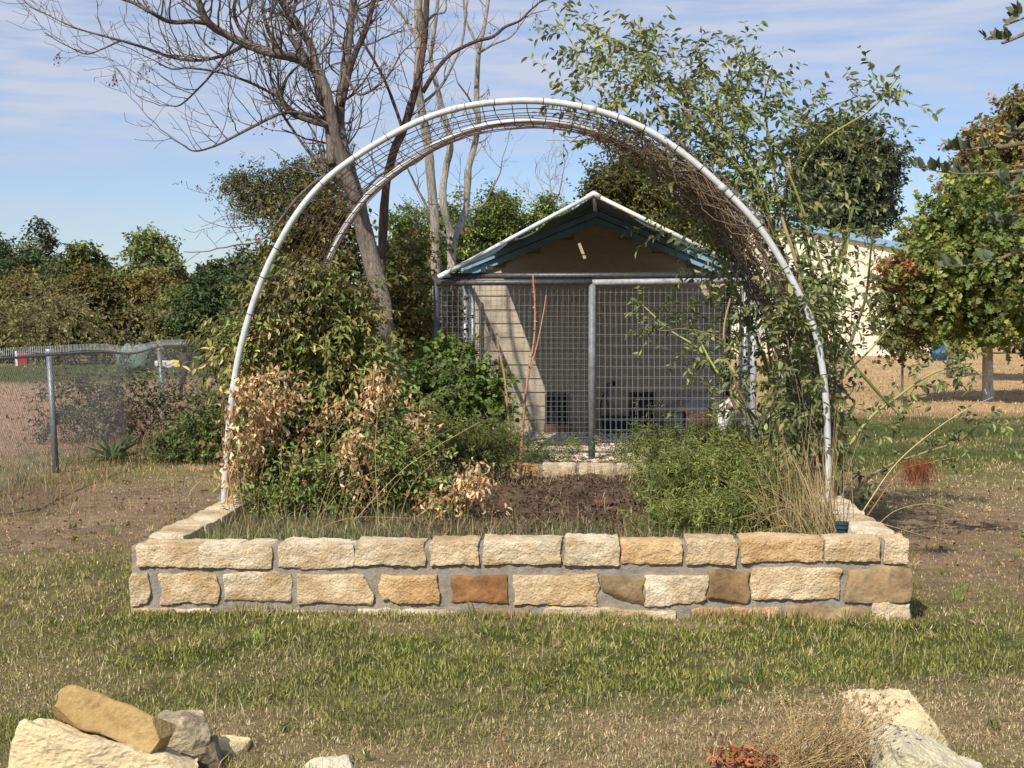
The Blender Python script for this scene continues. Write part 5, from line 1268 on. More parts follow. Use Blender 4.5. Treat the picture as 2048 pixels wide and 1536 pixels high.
# two tall dried stems in front of the kennel
for pts, lab in (([(1040, 930), (1046, 850), (1055, 760), (1068, 680), (1070, 620), (1066, 550)], 'tallest dried tan flower stem standing in front of the kennel mesh'), ([(1028, 920), (1018, 850), (1010, 760), (998, 700), (994, 668)], 'shorter dried tan stem left of the tallest one by the mesh')):
    P = np.array([W(x, y, 11.35) for x, y in pts]); P[0, 2] = .35; Q = smooth_path(P, 40); acc = Acc(); add_tube(acc, Q, np.linspace(.011, .006, 40), 7, (.40, .22, .13)); n = 46; ix = rng.integers(10, 40, n)
    put_leaves(acc, Q[ix], rng.normal(size=(n, 3)) * [.6, .6, 1], rng.normal(size=(n, 3)), .028, .014, pick_cols(n, [(.42, .25, .14), (.3, .18, .1)], .2), 'curl')
    if pts[0][0] == 1040: add_tube(acc, smooth_path([W(1054, 760, 11.35), W(1074, 690, 11.35), W(1088, 620, 11.35), W(1092, 590, 11.35)], 16), np.linspace(.007, .004, 16), 6, (.42, .24, .14))
    o = acc.build('dried_stalk', M['twig']); tag(o, lab, 'dried stem', 'tall dried stems in front of the dog run')

# ------------------------------------------------------------------ climbing rose on the right
rose = empty('climbing_rose_bush', (1.85, 9.5, .3), 'huge climbing rose bush with arching canes over the right side of the arch', 'rose bush')
canes = [[(1600, 960), (1590, 800), (1560, 600), (1500, 450), (1400, 330), (1330, 240), (1290, 130), (1278, 30)], [(1590, 960), (1570, 780), (1530, 580), (1440, 400), (1340, 300), (1230, 200), (1160, 110), (1118, 40)],
         [(1610, 960), (1600, 760), (1580, 560), (1520, 400), (1460, 300), (1440, 200), (1480, 140), (1510, 90)], [(1620, 960), (1620, 760), (1600, 560), (1560, 420), (1540, 300), (1530, 200), (1545, 130)],
         [(1640, 960), (1650, 800), (1640, 620), (1610, 480), (1600, 360), (1650, 280), (1740, 220), (1800, 150)], [(1630, 960), (1640, 760), (1660, 600), (1690, 480), (1720, 360), (1735, 290)],
         [(1640, 960), (1670, 820), (1700, 690), (1730, 600), (1740, 520), (1745, 450)], [(1600, 960), (1560, 800), (1500, 650), (1440, 520), (1400, 420), (1380, 330)],
         [(1580, 950), (1520, 850), (1440, 760), (1400, 700), (1340, 660), (1285, 610)], [(1570, 940), (1500, 830), (1450, 700), (1460, 600), (1500, 500)],
         [(1560, 940), (1480, 820), (1420, 720), (1380, 640)], [(1650, 960), (1720, 860), (1800, 790), (1870, 745), (1930, 735), (1965, 750)],
         [(1660, 970), (1760, 940), (1850, 905), (1920, 880), (1975, 830)], [(1590, 960), (1545, 780), (1490, 620), (1410, 470), (1300, 380), (1230, 290), (1180, 215), (1100, 170)],
         [(1600, 960), (1580, 700), (1550, 480), (1500, 330), (1420, 230), (1410, 150), (1395, 90)], [(1620, 950), (1630, 700), (1620, 520), (1590, 380), (1580, 280), (1640, 225), (1720, 190)],
         [(1610, 960), (1640, 820), (1700, 740), (1740, 700), (1790, 640)], [(1600, 955), (1600, 860), (1640, 720), (1680, 560), (1700, 440), (1680, 330)],
         [(1590, 960), (1560, 860), (1540, 720), (1520, 600), (1480, 500), (1440, 420)], [(1600, 960), (1610, 600), (1540, 380), (1440, 250), (1330, 180), (1240, 130), (1170, 60)],
         [(1630, 955), (1670, 760), (1650, 560), (1570, 330), (1500, 220), (1420, 180)], [(1620, 955), (1600, 640), (1500, 380), (1380, 230), (1300, 130), (1230, 80)]]
wood, lv = Acc(), Acc(); TP, TD, TL = [], [], []
for ci, pts in enumerate(canes):
    Yc = 9.3 + (ci * .37) % 1.0; thick = 5.5 if ci < 7 else 3.6
    P = np.array([W(x + (rnd.uniform(-25, 25) if i_ == 0 else 0), y, Yc + .25 * math.sin(i_ + ci)) for i_, (x, y) in enumerate(pts)]); P[0, 2] = .28; Q = smooth_path(P, 60)
    rad = np.linspace(thick, 1.3, 60) * Yc / F; cc = np.array([.29, .31, .10]) if ci % 3 else np.array([.27, .20, .11])
    add_tube(wood, Q, rad, 7, cc); L = np.linalg.norm(np.diff(Q, axis=0), axis=1).sum()
    m = int(L * (9 if ci in (5, 6, 16, 17) else 21)); t = rng.power(1.5, m) * .98 + .01; i_ = np.minimum((t * 59).astype(int), 58); dd = norm(Q[i_ + 1] - Q[i_]); sd_ = norm(np.cross(dd, rng.normal(size=(m, 3))))
    low = Q[i_, 2] < 1.35
    keep = ~(low & (rng.random(m) < .25)); off = sd_ * rng.exponential(.065, (m, 1))
    TP.append((Q[i_] + off)[keep]); TD.append((dd * .6 + sd_ + [0, 0, .15])[keep]); TL.append((rng.uniform(.08, .26, m) * np.where(low, .8, 1.1))[keep])
    for jj in range(int(L * 1.8)):
        a = rng.integers(15, 58); grow_s = []; s_ = norm(np.cross(Q[a + 1] - Q[a], rng.normal(size=3))); grow(grow_s, Q[a], norm(Q[a + 1] - Q[a]) * .5 + s_, rng.uniform(.25, .6), .003, 0, rng, .1)
        A_ = np.array([g[0] for g in grow_s]); B2 = np.array([g[1] for g in grow_s]); segs(wood, A_, B2, .0026, cc * .9, 4); q_ = A_[1::2]
        TP.append(q_); TD.append(norm(B2[1::2] - A_[1::2]) * .4 + rng.normal(0, .7, q_.shape)); TL.append(np.full(len(q_), .13))
m = 600; q_ = np.array([W(x_, y_, yy_) for x_, y_, yy_ in zip(rng.normal(1612, 38, m), rng.uniform(560, 930, m), rng.uniform(8.75, 10, m))]); TP.append(q_); TD.append(rng.normal(0, .7, (m, 3)) + [0, 0, .4]); TL.append(rng.uniform(.08, .2, m))
TP, TD, TL = np.concatenate(TP), np.concatenate(TD), np.concatenate(TL)
foliage(lv, TP, TD, TL, 6, .060, .026, [(.16, .19, .075), (.20, .23, .09), (.12, .15, .055), (.25, .26, .09)], wood, wr=.0014, droop=.25, ldroop=.55, wcol=(.14, .15, .06))
wood.build('canes', M['twig'], rose, smooth=True, kind='stuff'); lv.build('foliage', M['leaf'], rose, kind='stuff')
# tangle of dead grey stems at its foot
wood = Acc(); rg = np.random.default_rng(9)
for q in range(100):
    a = W(rg.uniform(1545, 1700), 960, rg.uniform(8.9, 10)); a[2] = .26; e = W(rg.normal(1600, 55), rg.uniform(620, 930), a[1] + rg.normal(0, .25)); mid = (a + e) / 2 + rg.normal(0, .07, 3)
    add_tube(wood, smooth_path([a, mid, e], 9), np.linspace(.0055, .002, 9) * rg.uniform(.5, 1.4), 5, np.array([.22, .175, .12]) * rg.uniform(.4, 1.3))
o = wood.build('dead_canes', M['twig'], rose, smooth=True, kind='stuff')
# long loose stems leaning out to the right
for pts, lab, c_ in (([(1720, 1010), (1790, 930), (1870, 860), (1940, 815), (1985, 795)], 'long bare tan stem leaning out right toward the maple trunk', (.50, .40, .22)),
                     ([(1735, 1010), (1800, 945), (1860, 925), (1910, 915)], 'short brown stem with a rusty red seed tuft right of the bed', (.30, .16, .08))):
    acc = Acc(); P = np.array([W(x, y, 8.9) for x, y in pts]); P[0, 2] = .3; Q = smooth_path(P, 30); add_tube(acc, Q, np.linspace(.005, .002, 30), 5, c_)
    if 'rusty' in lab:
        n = 240; c0 = W(1838, 925, 8.9); st = c0 + rng.normal(0, 1, (n, 3)) * [.05, .04, .02]; segs(acc, st, st + rng.normal(0, 1, (n, 3)) * [.03, .03, .02] + [0.01, 0, -.12], .0012, (.22, .07, .035))
    o = acc.build('leaning_stem', M['twig']); tag(o, lab, 'stem')
# giant reed blade and other loose grass stems
acc = Acc(); P = np.array([W(x, y, 9.2) for x, y in [(1640, 800), (1670, 700), (1720, 745), (1760, 790), (1810, 842)]]); V, Fq = tube(smooth_path(P, 30), np.interp(np.linspace(0, 1, 30), [0, .3, .7, 1], [.004, .011, .010, .001]), 4)
acc.add(V, Fq, (.17, .21, .06)); o = acc.build('reed_blade', M['leaf'], smooth=True); tag(o, 'long arching green blade sticking out of the rose bush to the right', 'grass blade')


# ------------------------------------------------------------------ grass in and round the bed
def stems(acc, n, s_rng, t_rng, h, lean, r, cols, z=.28, fn=None, droop=.35):
    for _ in range(n):
        s_, t_ = rng.uniform(*s_rng), rng.uniform(*t_rng); p = B(s_, t_, z); hh = rng.uniform(*h); a = rng.uniform(0, 6.28) if fn is None else fn(); l = abs(rng.normal(0, lean))
        dx = np.array([math.cos(a), math.sin(a) * .6, 0]); e = p + np.array([0, 0, hh * math.cos(min(l, 1.3))]) + dx * hh * math.sin(min(l, 1.5)); m_ = (p + e) / 2 + np.array([0, 0, hh * droop * l * .5])
        add_tube(acc, smooth_path([p, m_, e], 8), np.linspace(r, r * .35, 8), 4, np.array(cols[rng.integers(len(cols))]) * rng.uniform(.7, 1.2), cap=False)


tan_ = [(.52, .40, .20), (.60, .47, .26), (.42, .30, .15), (.36, .22, .10)]
cl = empty('dry_grass_clump', B(3.62, .75, .28), 'clump of long tan grass stems arching at the right front corner of the bed', 'grass clump'); acc = Acc()
stems(acc, 120, (3.42, 3.8), (.5, 1.15), (.25, .62), .7, .0022, tan_, fn=lambda: rng.normal(math.pi, 1.0)); stems(acc, 42, (3.5, 3.85), (.6, 1.6), (.3, .75), .3, .0022, tan_)
acc.build('blades', M['dry'], cl, kind='stuff'); acc = Acc(); q = 420; s_, t_ = rng.normal(3.62, .11, q), rng.uniform(.5, 1.3, q)
blades(acc, FL + s_[:, None] * E1 + t_[:, None] * E2 + [0, 0, .27], rng.uniform(.12, .38, q), .006, .5, pick_cols(q, [(.10, .13, .05), (.13, .16, .07), (.34, .26, .13)], .2)); acc.build('green_blades', M['grass'], cl, kind='stuff')
for lab, pts in (('pale arching grass stem reaching right beyond the right wall', [(1745, 1060), (1790, 1022), (1850, 1008), (1900, 1018), (1935, 1035)]), ('thin straight dry stem poking right low beyond the right wall', [(1740, 1040), (1790, 1055), (1850, 1072), (1915, 1085)])):
    acc = Acc(); Q = smooth_path([W(x, y, 8.2) for x, y in pts], 24); add_tube(acc, Q, np.linspace(.0024, .0012, 24), 4, (.52, .40, .24)); n = 24; put_leaves(acc, Q[rng.integers(18, 24, n)], rng.normal(size=(n, 3)), rng.normal(size=(n, 3)), .016, .005, pick_cols(n, tan_, .1), 'tri')
    o = acc.build('grass_stem', M['dry']); tag(o, lab, 'grass stem')
# loose dry stems and stalks over the left plants
ds = empty('leaning_dry_grass', B(.9, 1.2, .28), 'thin pale dry grass stems leaning across the left half of the bed', 'grass clump'); acc = Acc()
for _ in range(46):
    x0 = rng.uniform(470, 800); y0 = rng.uniform(960, 1070); Yg = rng.uniform(8.0, 9.6); a = W(x0, y0, Yg); a[2] = .28; e = W(x0 + rng.normal(95, 90), y0 - abs(rng.normal(130, 70)), Yg); add_tube(acc, smooth_path([a, (a + e) / 2 + [-.03, 0, .06], e], 9), np.linspace(.0022, .001, 9), 4, np.array(tan_[rng.integers(4)]) * rng.uniform(.7, 1.2), cap=False)
acc.build('blades', M['dry'], ds, kind='stuff')
# grass cover on the soil
acc = Acc(); n = 14000; s_, t_ = rng.uniform(.22, BW - .22, n), rng.power(.75, n) * (BD - .5) + .23
gm = fbm(np.stack([s_ * 1.3, t_ * 1.3, 0 * s_], 1), 71, 3); bare = np.exp(-((s_ - 2.2) / .85) ** 2 - ((t_ - 2.2) / 1.9) ** 2) * 1.15; keep = rng.random(n) > bare
s_, t_, gm = s_[keep], t_[keep], gm[keep]; n = len(s_); P = FL + s_[:, None] * E1 + t_[:, None] * E2; P[:, 2] = soil_z(s_, t_) - .01
blades(acc, P, rng.uniform(.03, .13, n) * (1 + gm), rng.uniform(.003, .006, n), 1.0, pick_cols(n, [(.12, .155, .05), (.16, .19, .07), (.13, .16, .055), (.40, .31, .17), (.30, .21, .11), (.06, .09, .03)], .22))
n = 2400; s_, t_ = rng.uniform(.25, BW - .25, n), rng.uniform(.25, BD - .3, n); P = FL + s_[:, None] * E1 + t_[:, None] * E2; P[:, 2] = soil_z(s_, t_) + .015
blades(acc, P, rng.uniform(.05, .16, n), .0035, 1.7, pick_cols(n, [(.50, .38, .22), (.36, .24, .13), (.24, .14, .08), (.58, .48, .32)], .2))
o = acc.build('bed_grass', M['grass'], kind='stuff')
acc = Acc(); n = 4200; s_ = rng.uniform(.24, 3.2, n); t_ = .24 + rng.exponential(.28, n); k_ = (t_ < 1.6) & (rng.random(n) < .35 + .65 * (fbm(np.stack([s_ * 3, t_ * 3, 0 * s_], 1), 88, 2) > -.05)); s_, t_ = s_[k_], t_[k_]; n = len(s_); P = FL + s_[:, None] * E1 + t_[:, None] * E2; P[:, 2] = soil_z(s_, t_)
blades(acc, P, rng.uniform(.05, .15, n), rng.uniform(.003, .006, n), .95, pick_cols(n, [(.16, .20, .075), (.20, .24, .09), (.42, .34, .19), (.12, .155, .06)], .2)); acc.build('bed_edge_grass', M['grass'], kind='stuff')
# mulch crumbs on the bare soil
n = 5200; s_, t_ = rng.normal(2.4, .75, n), rng.uniform(.3, BD - .4, n); k_ = (s_ > .25) & (s_ < BW - .25); s_, t_ = s_[k_], t_[k_]; n = len(s_); P = FL + s_[:, None] * E1 + t_[:, None] * E2; P[:, 2] = soil_z(s_, t_) + .012
acc = Acc(); put_leaves(acc, P, rng.normal(size=(n, 3)), rng.normal(size=(n, 3)) * .6 + [0, 0, 1], rng.uniform(.012, .035, n), rng.uniform(.008, .02, n), pick_cols(n, [(.07, .04, .028), (.11, .06, .04), (.045, .028, .02), (.2, .13, .08)], .3), 'curl')
acc.build('mulch', M['dry'], kind='stuff')
sh = W(1205, 996, 9.35); acc = Acc(); n = 9
q, fq = rough_block(.06, .045, .014, 4, nx=8, ny=6, nz=4, r=.02, amp=.004, warp=.4); acc.add(q + np.array([sh[0], sh[1], float(soil_z(2.4, 2.0)) + .035]), fq, (.12, .05, .035)); o = acc.build('clay_shard', M['obj'], smooth=True); tag(o, 'dull red broken clay shard on the dark soil in the bed centre', 'shard')
# sprinkler head on the wall
c = W(1684, 1064, 7.62); sp = empty('sprinkler_head', (c[0], c[1], .40), 'small dark blue green sprinkler head just behind the front wall at the right', 'sprinkler')
for nm, r0, z0, z1, cl_ in (('body', .030, .30, .425, (.02, .04, .06)), ('cap', .036, .425, .440, (.025, .05, .05)), ('ring', .039, .405, .418, (.03, .05, .08))):
    acc = Acc(); add_tube(acc, np.array([[c[0], c[1], z0], [c[0], c[1], z1]]), r0, 16, cl_); acc.build(nm, M['obj'], sp, smooth=False)
# little weeds rooted at the front wall
for (px, py), lab, nn_ in (((948, 1232), 'small green blade tuft in front of the rust brown stone', 7), ((1690, 1245), 'small spreading grass weed at the wall foot on the right', 16)):
    p = G(px, py + 6); p[1] -= .02; acc = Acc(); blades(acc, np.repeat([p], nn_, 0) + rng.normal(0, .006, (nn_, 3)) * [1, 1, 0], rng.uniform(.09, .17, nn_), .009, .8 if nn_ < 10 else 1.4, pick_cols(nn_, [(.17, .19, .06), (.24, .24, .10)], .15)); o = acc.build('wall_weed', M['grass']); tag(o, lab, 'weed')

# ------------------------------------------------------------------ beside the fence
shrub('fence_scrub', 'straggly grey green scrub growing through the chain link mesh', [(200, 830, 70, 60), (150, 790, 50, 55), (260, 800, 55, 60), (330, 820, 40, 50), (110, 860, 40, 40), (240, 880, 60, 40), (380, 800, 40, 60)], 18.0, 800, 6, .3, .06, .028, [(.13, .125, .055), (.10, .105, .045), (.20, .165, .08), (.08, .09, .035)], inner=.1, stems=34, wcol=(.11, .08, .055))
shrub('fence_bush', 'fresh green bush at the foot of the second fence post', [(410, 880, 45, 40), (370, 895, 40, 30), (440, 850, 35, 40), (340, 905, 25, 20)], 15.5, 520, 7, .2, .055, .025, [(.10, .15, .035), (.13, .17, .045), (.075, .11, .028)], stems=14)
shrub('sparse_thornbush', 'sparse thorny bush standing up over the fence top at the left', [(90, 600, 60, 50), (40, 650, 50, 40), (150, 640, 45, 40), (300, 640, 30, 60), (240, 680, 35, 30)], 21, 300, 6, .35, .07, .035, [(.16, .155, .06), (.22, .20, .08), (.11, .115, .045)], inner=.05, stems=30, wcol=(.17, .14, .10))
yc = G(225, 925); yr = empty('yucca', yc, 'small spiky grey green yucca rosette left of the fence bush', 'yucca'); acc = Acc(); n = 34; a = rng.uniform(0, 6.28, n); el = rng.uniform(.15, 1.3, n)
put_leaves(acc, np.repeat([yc + [0, 0, .03]], n, 0), np.stack([np.cos(a) * np.cos(el), np.sin(a) * np.cos(el), np.sin(el)], 1), np.stack([-np.cos(a) * np.sin(el), -np.sin(a) * np.sin(el), np.cos(el)], 1), rng.uniform(.25, .42, n), .028, pick_cols(n, [(.20, .24, .13), (.14, .18, .09)], .12), 'narrow'); acc.build('leaves', M['leaf'], yr, kind='stuff')
# far side clutter
acc = Acc(); q, fq = rough_block(.55, .45, .42, 8, nx=10, ny=8, nz=8, r=.3, amp=.05, warp=.3); c = W(270, 738, 47); acc.add(q + np.array([c[0], 47, .38]), fq, (.12, .20, .17)); o = acc.build('tarpaulin_heap', M['obj'], smooth=True); tag(o, 'faded green tarpaulin heap in the far field', 'heap')
for x, y, col_, lab, hs in ((300, 733, (.7, .68, .64), 'scrap of white litter just right of the green heap', (.3, .15, .12)), (358, 724, (.66, .58, .14), 'yellow scrap in the far field seen through the fence', (.28, .2, .12)), (342, 732, (.55, .57, .62), 'white and blue scrap beside the yellow one', (.4, .2, .1)), (332, 716, (.62, .55, .52), 'pale scrap farthest back in the far field', (.3, .2, .12))):
    c = W(x, y, 50); acc = Acc(); q, fq = rough_block(*hs, x, nx=6, ny=4, nz=4, r=.08, amp=.03, warp=.5); acc.add(q + np.array([c[0], 50, hs[2]]), fq, col_); o = acc.build('litter_scrap', M['obj'], smooth=False); tag(o, lab, 'litter', 'scraps lying in the far field')
c = W(40, 735, 52); mk = empty('red_marker', (c[0], 52, 0), 'red and white striped marker post in the far field at the left', 'marker'); zt = W(40, 702, 52)[2]
acc = Acc(); box_at(acc, (c[0] + .13, 52, zt * .55), (.16, .1, zt * .42), col=(.30, .03, .035)); acc.build('panel', M['obj'], mk); acc = Acc(); box_at(acc, (c[0] - .1, 51.95, zt * .5), (.045, .04, zt * .5), col=(.7, .62, .6)); acc.build('post', M['obj'], mk)
acc = Acc(); add_tube(acc, smooth_path([G(361, 800) * [1, 1, 0] , W(362, 770, 24), W(368, 740, 24), W(366, 705, 24)] if False else [W(360, 800, 27), W(362, 770, 27), W(369, 735, 27), W(366, 705, 27)], 14), np.array([.05, .05, .045, .045, .05, .055, .07, .08, .085, .09, .1, .1, .09, .05]), 8, (.07, .055, .04)); o = acc.build('snag', M['bark'], smooth=True); tag(o, 'short dark crooked snag beyond the second fence post', 'dead trunk')

# ------------------------------------------------------------------ foreground stones
def rock(label, px, py, Y, half, yaw, pitch_, roll, m, seed, warp=.22, r=.03, amp=.006, tint=(1, 1, 1), z=None, **kw):
    c = W(px, py, Y)
    if z is not None: c[2] = z
    e = Euler((R(pitch_), R(roll), R(yaw))); mm = np.array(e.to_matrix())
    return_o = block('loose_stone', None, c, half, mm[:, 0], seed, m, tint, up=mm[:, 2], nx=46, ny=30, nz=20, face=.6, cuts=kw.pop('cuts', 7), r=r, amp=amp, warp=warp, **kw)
    return_o.data.polygons.foreach_set('use_smooth', np.zeros(len(return_o.data.polygons), dtype=bool)); tag(return_o, label, 'stone', 'loose building stones in the foreground'); return return_o


rock('smooth golden stone slab tilted on top of the left pile', 238, 1446, 4.45, (.205, .075, .055), -10, -22, 19, M['golden'], 101, warp=.26, r=.016, amp=.003, ywarp=.3)
rock('long cream stone slab under the golden one', 222, 1530, 4.42, (.285, .12, .085), -8, -10, 12, M['pale'], 102, warp=.22, tint=(1.1, 1.0, .8), r=.016, amp=.010, ywarp=.3)
rock('grey weathered stone behind the golden slab', 366, 1462, 4.8, (.085, .12, .055), 12, -4, 4, M['greystone'], 103, warp=.18, r=.02, tint=(1.25, 1.1, .88))
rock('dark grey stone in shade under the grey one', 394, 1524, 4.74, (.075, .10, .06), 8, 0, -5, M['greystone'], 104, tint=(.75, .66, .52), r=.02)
rock('pale yellow stone at the right end of the left pile', 462, 1524, 4.95, (.055, .09, .07), 0, 0, 0, M['pale'], 105, tint=(1.1, .98, .72), r=.015)
rock('cream stone bottom left under the long slab', 110, 1575, 4.4, (.13, .12, .06), 10, 0, 4, M['pale'], 106)
rock('small pale pointed stone alone at the bottom edge', 658, 1552, 4.75, (.075, .07, .055), 20, 0, 8, M['pale'], 107, warp=.4)
rock('large pale flat stone tilted toward the camera at the lower right', 1785, 1452, 5.0, (.14, .21, .09), 2, 10, 3, M['pale'], 108, warp=.35, amp=.012, tint=(1.1, 1.02, .82), r=.022)
rock('grey edged stone in front of the large flat one', 1835, 1530, 4.66, (.115, .14, .085), 14, 4, 8, M['pale'], 109, warp=.3, tint=(.95, .95, .88), r=.02, amp=.010)
rock('small whitish stone low at the right foot of the large flat one', 1905, 1545, 4.72, (.06, .09, .05), 30, 0, 12, M['pale'], 110, warp=.3)
# dried flower weeds beside the big stone
fw = empty('dried_flower_weed', G(1620, 1545), 'tangle of dried weeds with pale round seed heads beside the large flat stone', 'dried plant'); acc = Acc(); hd_ = Acc()
for _ in range(430):
    a = W(rng.normal(1610, 60), 1545, rng.uniform(4.6, 4.95)); a[2] = 0; e = W(rng.normal(1670, 85), rng.uniform(1375, 1530), a[1] + rng.normal(0, .08)); e[2] = max(e[2], .02)
    mid = (a + e) / 2 + rng.normal(0, .03, 3); Q = smooth_path([a, mid, e], 10); Q[:, 2] = np.maximum(Q[:, 2], .005); add_tube(acc, Q, np.linspace(.0014, .0006, 10), 4, np.array([.55, .40, .20]) * rng.uniform(.4, 1.2), cap=False)
    if rng.random() < .5:
        n = 16; u = norm(rng.normal(size=(n, 3))); put_leaves(hd_, e + u * .001, u, rng.normal(size=(n, 3)), rng.uniform(.006, .012), .005, pick_cols(n, [(.50, .36, .19), (.62, .53, .40), (.34, .21, .11)], .15), 'tri')
acc.build('stems', M['dry'], fw, kind='stuff'); hd_.build('seed_heads', M['dry'], fw, kind='stuff')
acc = Acc(); add_tube(acc, smooth_path([W(1045, 1560, 4.75), W(1020, 1520, 4.75), W(1004, 1495, 4.75), W(1001, 1470, 4.75), W(1008, 1455, 4.75), W(1020, 1459, 4.75), W(1025, 1468, 4.75)], 30), np.linspace(.006, .0035, 30), 8, (.24, .13, .07)); o = acc.build('curled_stem', M['twig'], smooth=True); tag(o, 'brown dried stem curled into a hook at the bottom centre', 'dried stem')
acc = Acc(); Q = smooth_path([W(1380, 1545, 4.7), W(1450, 1528, 4.7), W(1540, 1512, 4.72)], 16); add_tube(acc, Q, np.linspace(.006, .003, 16), 6, (.28, .12, .06)); n = 120; p = W(1495, 1512, 4.72); put_leaves(acc, p + rng.normal(0, 1, (n, 3)) * [.055, .03, .012], rng.normal(size=(n, 3)), rng.normal(size=(n, 3)), .035, .010, pick_cols(n, [(.36, .12, .055), (.48, .19, .09), (.24, .09, .05)], .2), 'curl')
o = acc.build('rusty_frond', M['dry']); tag(o, 'rust red dried frond lying left of the dried weeds', 'dried plant')

# ------------------------------------------------------------------ lawn
def lawn_points(n, y0, y1, power=1.0, umax=.46):
    """distances spread so that density falls off with distance"""
    a = rng.random(n); Y_ = (y0 ** -power + a * (y1 ** -power - y0 ** -power)) ** (-1 / power); X_ = rng.uniform(-umax, umax, n) * Y_ 
    k_ = ~in_bed(X_, Y_, .012) & ~((X_ > kx0 - .1) & (X_ < kx1 + .1) & (Y_ > KY - .3) & (Y_ < SHY + 3.5))
    return X_[k_], Y_[k_]


acc = Acc(); X_, Y_ = lawn_points(350000, 3.7, 16.0, 1.0)
g, l, f = ground_mix(X_, Y_); n = len(X_); isg = rng.random(n) < g * .92
P = np.stack([X_, Y_, ground_z(X_, Y_) - .002], 1); clump = fbm(P * 6, 51, 3)
kp = ~((l > .3) & (rng.random(n) < l * .35)) & ~((fbm(P * 17, 57, 2) < -.12) & (rng.random(n) < .75)); P, g, l, isg, clump, X_, Y_ = P[kp], g[kp], l[kp], isg[kp], clump[kp], X_[kp], Y_[kp]; n = len(P)
cg = pick_cols(n, [(.22, .23, .05), (.30, .30, .075), (.15, .165, .04), (.40, .37, .12)], .28)
cs_ = pick_cols(n, [(.47, .37, .21), (.37, .285, .16), (.58, .48, .30), (.25, .18, .105)], .28); cl_ = pick_cols(n, [(.40, .28, .175), (.30, .20, .13), (.48, .35, .22), (.52, .41, .26)], .25)
olf = np.clip(.5 + fbm(P * 1.1, 61, 3) * 1.6 - .55 * ell(P[:, 0], P[:, 1], .6, 6.4, 1.6, .8), 0, 1)[:, None]
cg = cg * (1 - olf * .45) + np.array([.19, .185, .075]) * olf * .45
dry = cs_ * (1 - l[:, None]) + cl_ * l[:, None]; col = np.where(isg[:, None], cg, dry)
h = (.014 + .018 * rng.random(n)) * (1 + .7 * clump) * (1 + .35 * isg) * (Y_ / 6) ** .35 * (1 - .4 * l); w_ = rng.uniform(.003, .0058, n) * (Y_ / 5.5) ** .8
blades(acc, P, h, w_, np.where(isg, .85, 1.35), col)
acc.build('lawn_grass', M['grass'], kind='stuff')
acc = Acc(); X_, Y_ = lawn_points(60000, 14.5, 70, .9, .40); g, l, f = ground_mix(X_, Y_); n = len(X_); P = np.stack([X_, Y_, ground_z(X_, Y_)], 1); isg = rng.random(n) < g
col = np.where(isg[:, None], pick_cols(n, [(.11, .135, .04), (.085, .105, .03), (.14, .15, .05)], .2), pick_cols(n, [(.50, .35, .19), (.40, .27, .15), (.56, .42, .24)], .2))
lf = ell(X_, Y_, -13, 24, 10, 12, .2); col = np.where((~isg & (lf > .5))[:, None], pick_cols(n, [(.40, .27, .18), (.32, .21, .14)], .2), col)
blades(acc, P, rng.uniform(.03, .07, n) * (Y_ / 20) ** .3, .011 * (Y_ / 15) ** 1.0, .9, col); acc.build('field_grass', M['grass'], kind='stuff')
acc = Acc(); T_ = 230; Yt = rng.uniform(4.6, 12, T_); Xt = rng.uniform(-.42, .42, T_) * Yt; k_ = ~in_bed(Xt, Yt, .06); Xt, Yt = Xt[k_], Yt[k_]; nb_ = 16; n = len(Xt) * nb_
P = np.stack([np.repeat(Xt, nb_), np.repeat(Yt, nb_), np.zeros(n)], 1) + rng.normal(0, .018, (n, 3)) * [1, 1, 0]
blades(acc, P, rng.uniform(.03, .075, n), rng.uniform(.005, .010, n), 1.0, np.repeat(pick_cols(len(Xt), [(.15, .19, .045), (.11, .15, .035), (.20, .23, .06), (.50, .40, .22)], .2), nb_, 0) * rng.uniform(.8, 1.2, (n, 1))); acc.build('lawn_tufts', M['grass'], kind='stuff')
acc = Acc(); n = 5200; s_ = rng.uniform(-.05, BW + .05, n); t_ = -rng.exponential(.035, n) - .004; cl2 = fbm(np.stack([s_ * 5, 0 * s_, 0 * s_], 1), 33, 3)
P = FL + s_[:, None] * E1 + t_[:, None] * E2; P[:, 2] = 0
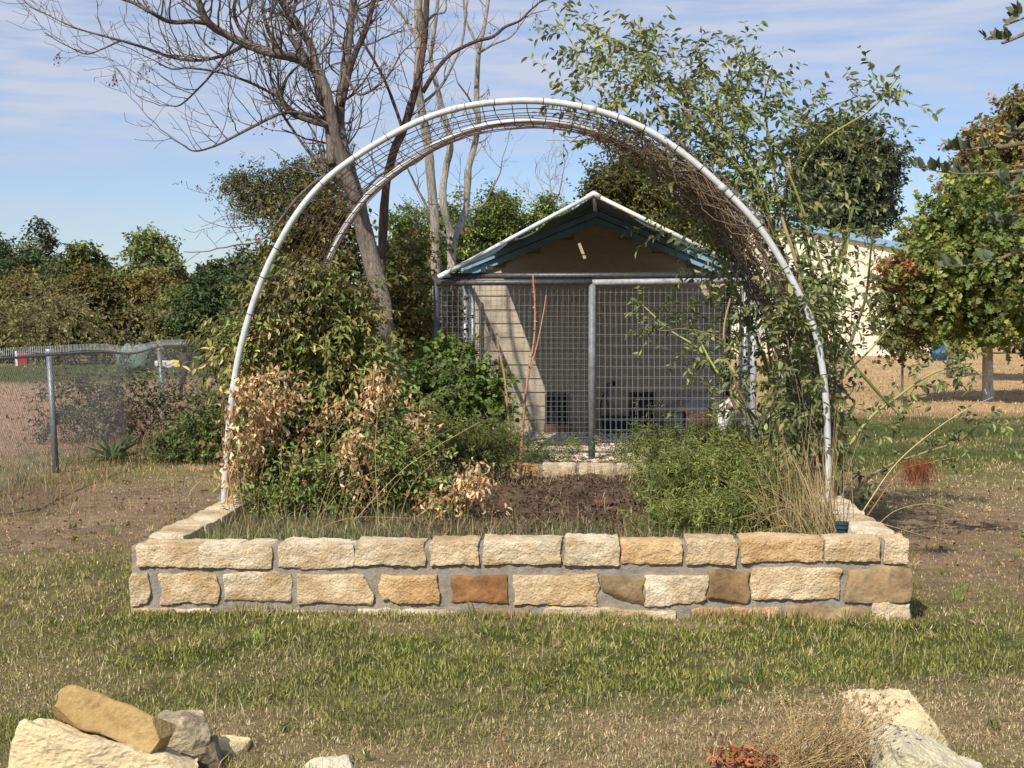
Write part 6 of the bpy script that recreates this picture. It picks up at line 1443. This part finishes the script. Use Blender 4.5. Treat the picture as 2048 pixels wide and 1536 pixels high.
blades(acc, P, rng.uniform(.02, .055, n) * (1 + 1.1 * cl2), rng.uniform(.003, .006, n), .8, pick_cols(n, [(.22, .24, .06), (.30, .29, .09), (.50, .40, .22), (.16, .17, .05)], .25)); acc.build('wall_foot_grass', M['grass'], kind='stuff')
# rough straw tussocks along the fence foot and the littered strip
acc = Acc(); n = 6500; X_ = rng.uniform(-6.2, -2.6, n); Y_ = rng.uniform(10.5, 19, n); fd = np.abs((X_ - p1[0]) - (Y_ - p1[1]) * d[0] / d[1]); k_ = (fd < .9) & (rng.random(n) < .9) | (rng.random(n) < .10); X_, Y_ = X_[k_], Y_[k_]; n = len(X_)
blades(acc, np.stack([X_, Y_, 0 * X_], 1), rng.uniform(.06, .26, n), .006, .85, pick_cols(n, [(.44, .31, .16), (.33, .21, .11), (.22, .17, .08), (.13, .14, .05)], .22)); acc.build('fence_grass', M['grass'], kind='stuff')
acc = Acc(); n = 700; X_ = np.concatenate([rng.uniform(-5.5, -2.2, n // 2), rng.uniform(2.3, 5.6, n - n // 2)]); Y_ = rng.uniform(8.5, 13.5, n); put_leaves(acc, np.stack([X_, Y_, np.full(n, .02)], 1), rng.normal(size=(n, 3)) * [1, 1, .3], rng.normal(size=(n, 3)) * .5 + [0, 0, 1], rng.uniform(.02, .05, n), rng.uniform(.012, .025, n), pick_cols(n, [(.26, .15, .09), (.38, .26, .15), (.16, .09, .06)], .3), 'curl'); acc.build('fallen_leaves', M['dry'], kind='stuff')
acc = Acc(); n = 520; Y_ = rng.uniform(4.4, 7.2, n); X_ = rng.uniform(-.42, .42, n) * Y_; k_ = ~in_bed(X_, Y_, .05); X_, Y_ = X_[k_], Y_[k_]; n = len(X_); blades(acc, np.stack([X_, Y_, np.full(n, .02)], 1), rng.uniform(.06, .16, n), .0028, 1.5, pick_cols(n, [(.62, .52, .33), (.52, .42, .25)], .15)); acc.build('loose_straw', M['grass'], kind='stuff')
print('OBJS', len(bpy.data.objects), 'POLYS', sum(len(m_.polygons) for m_ in bpy.data.meshes))
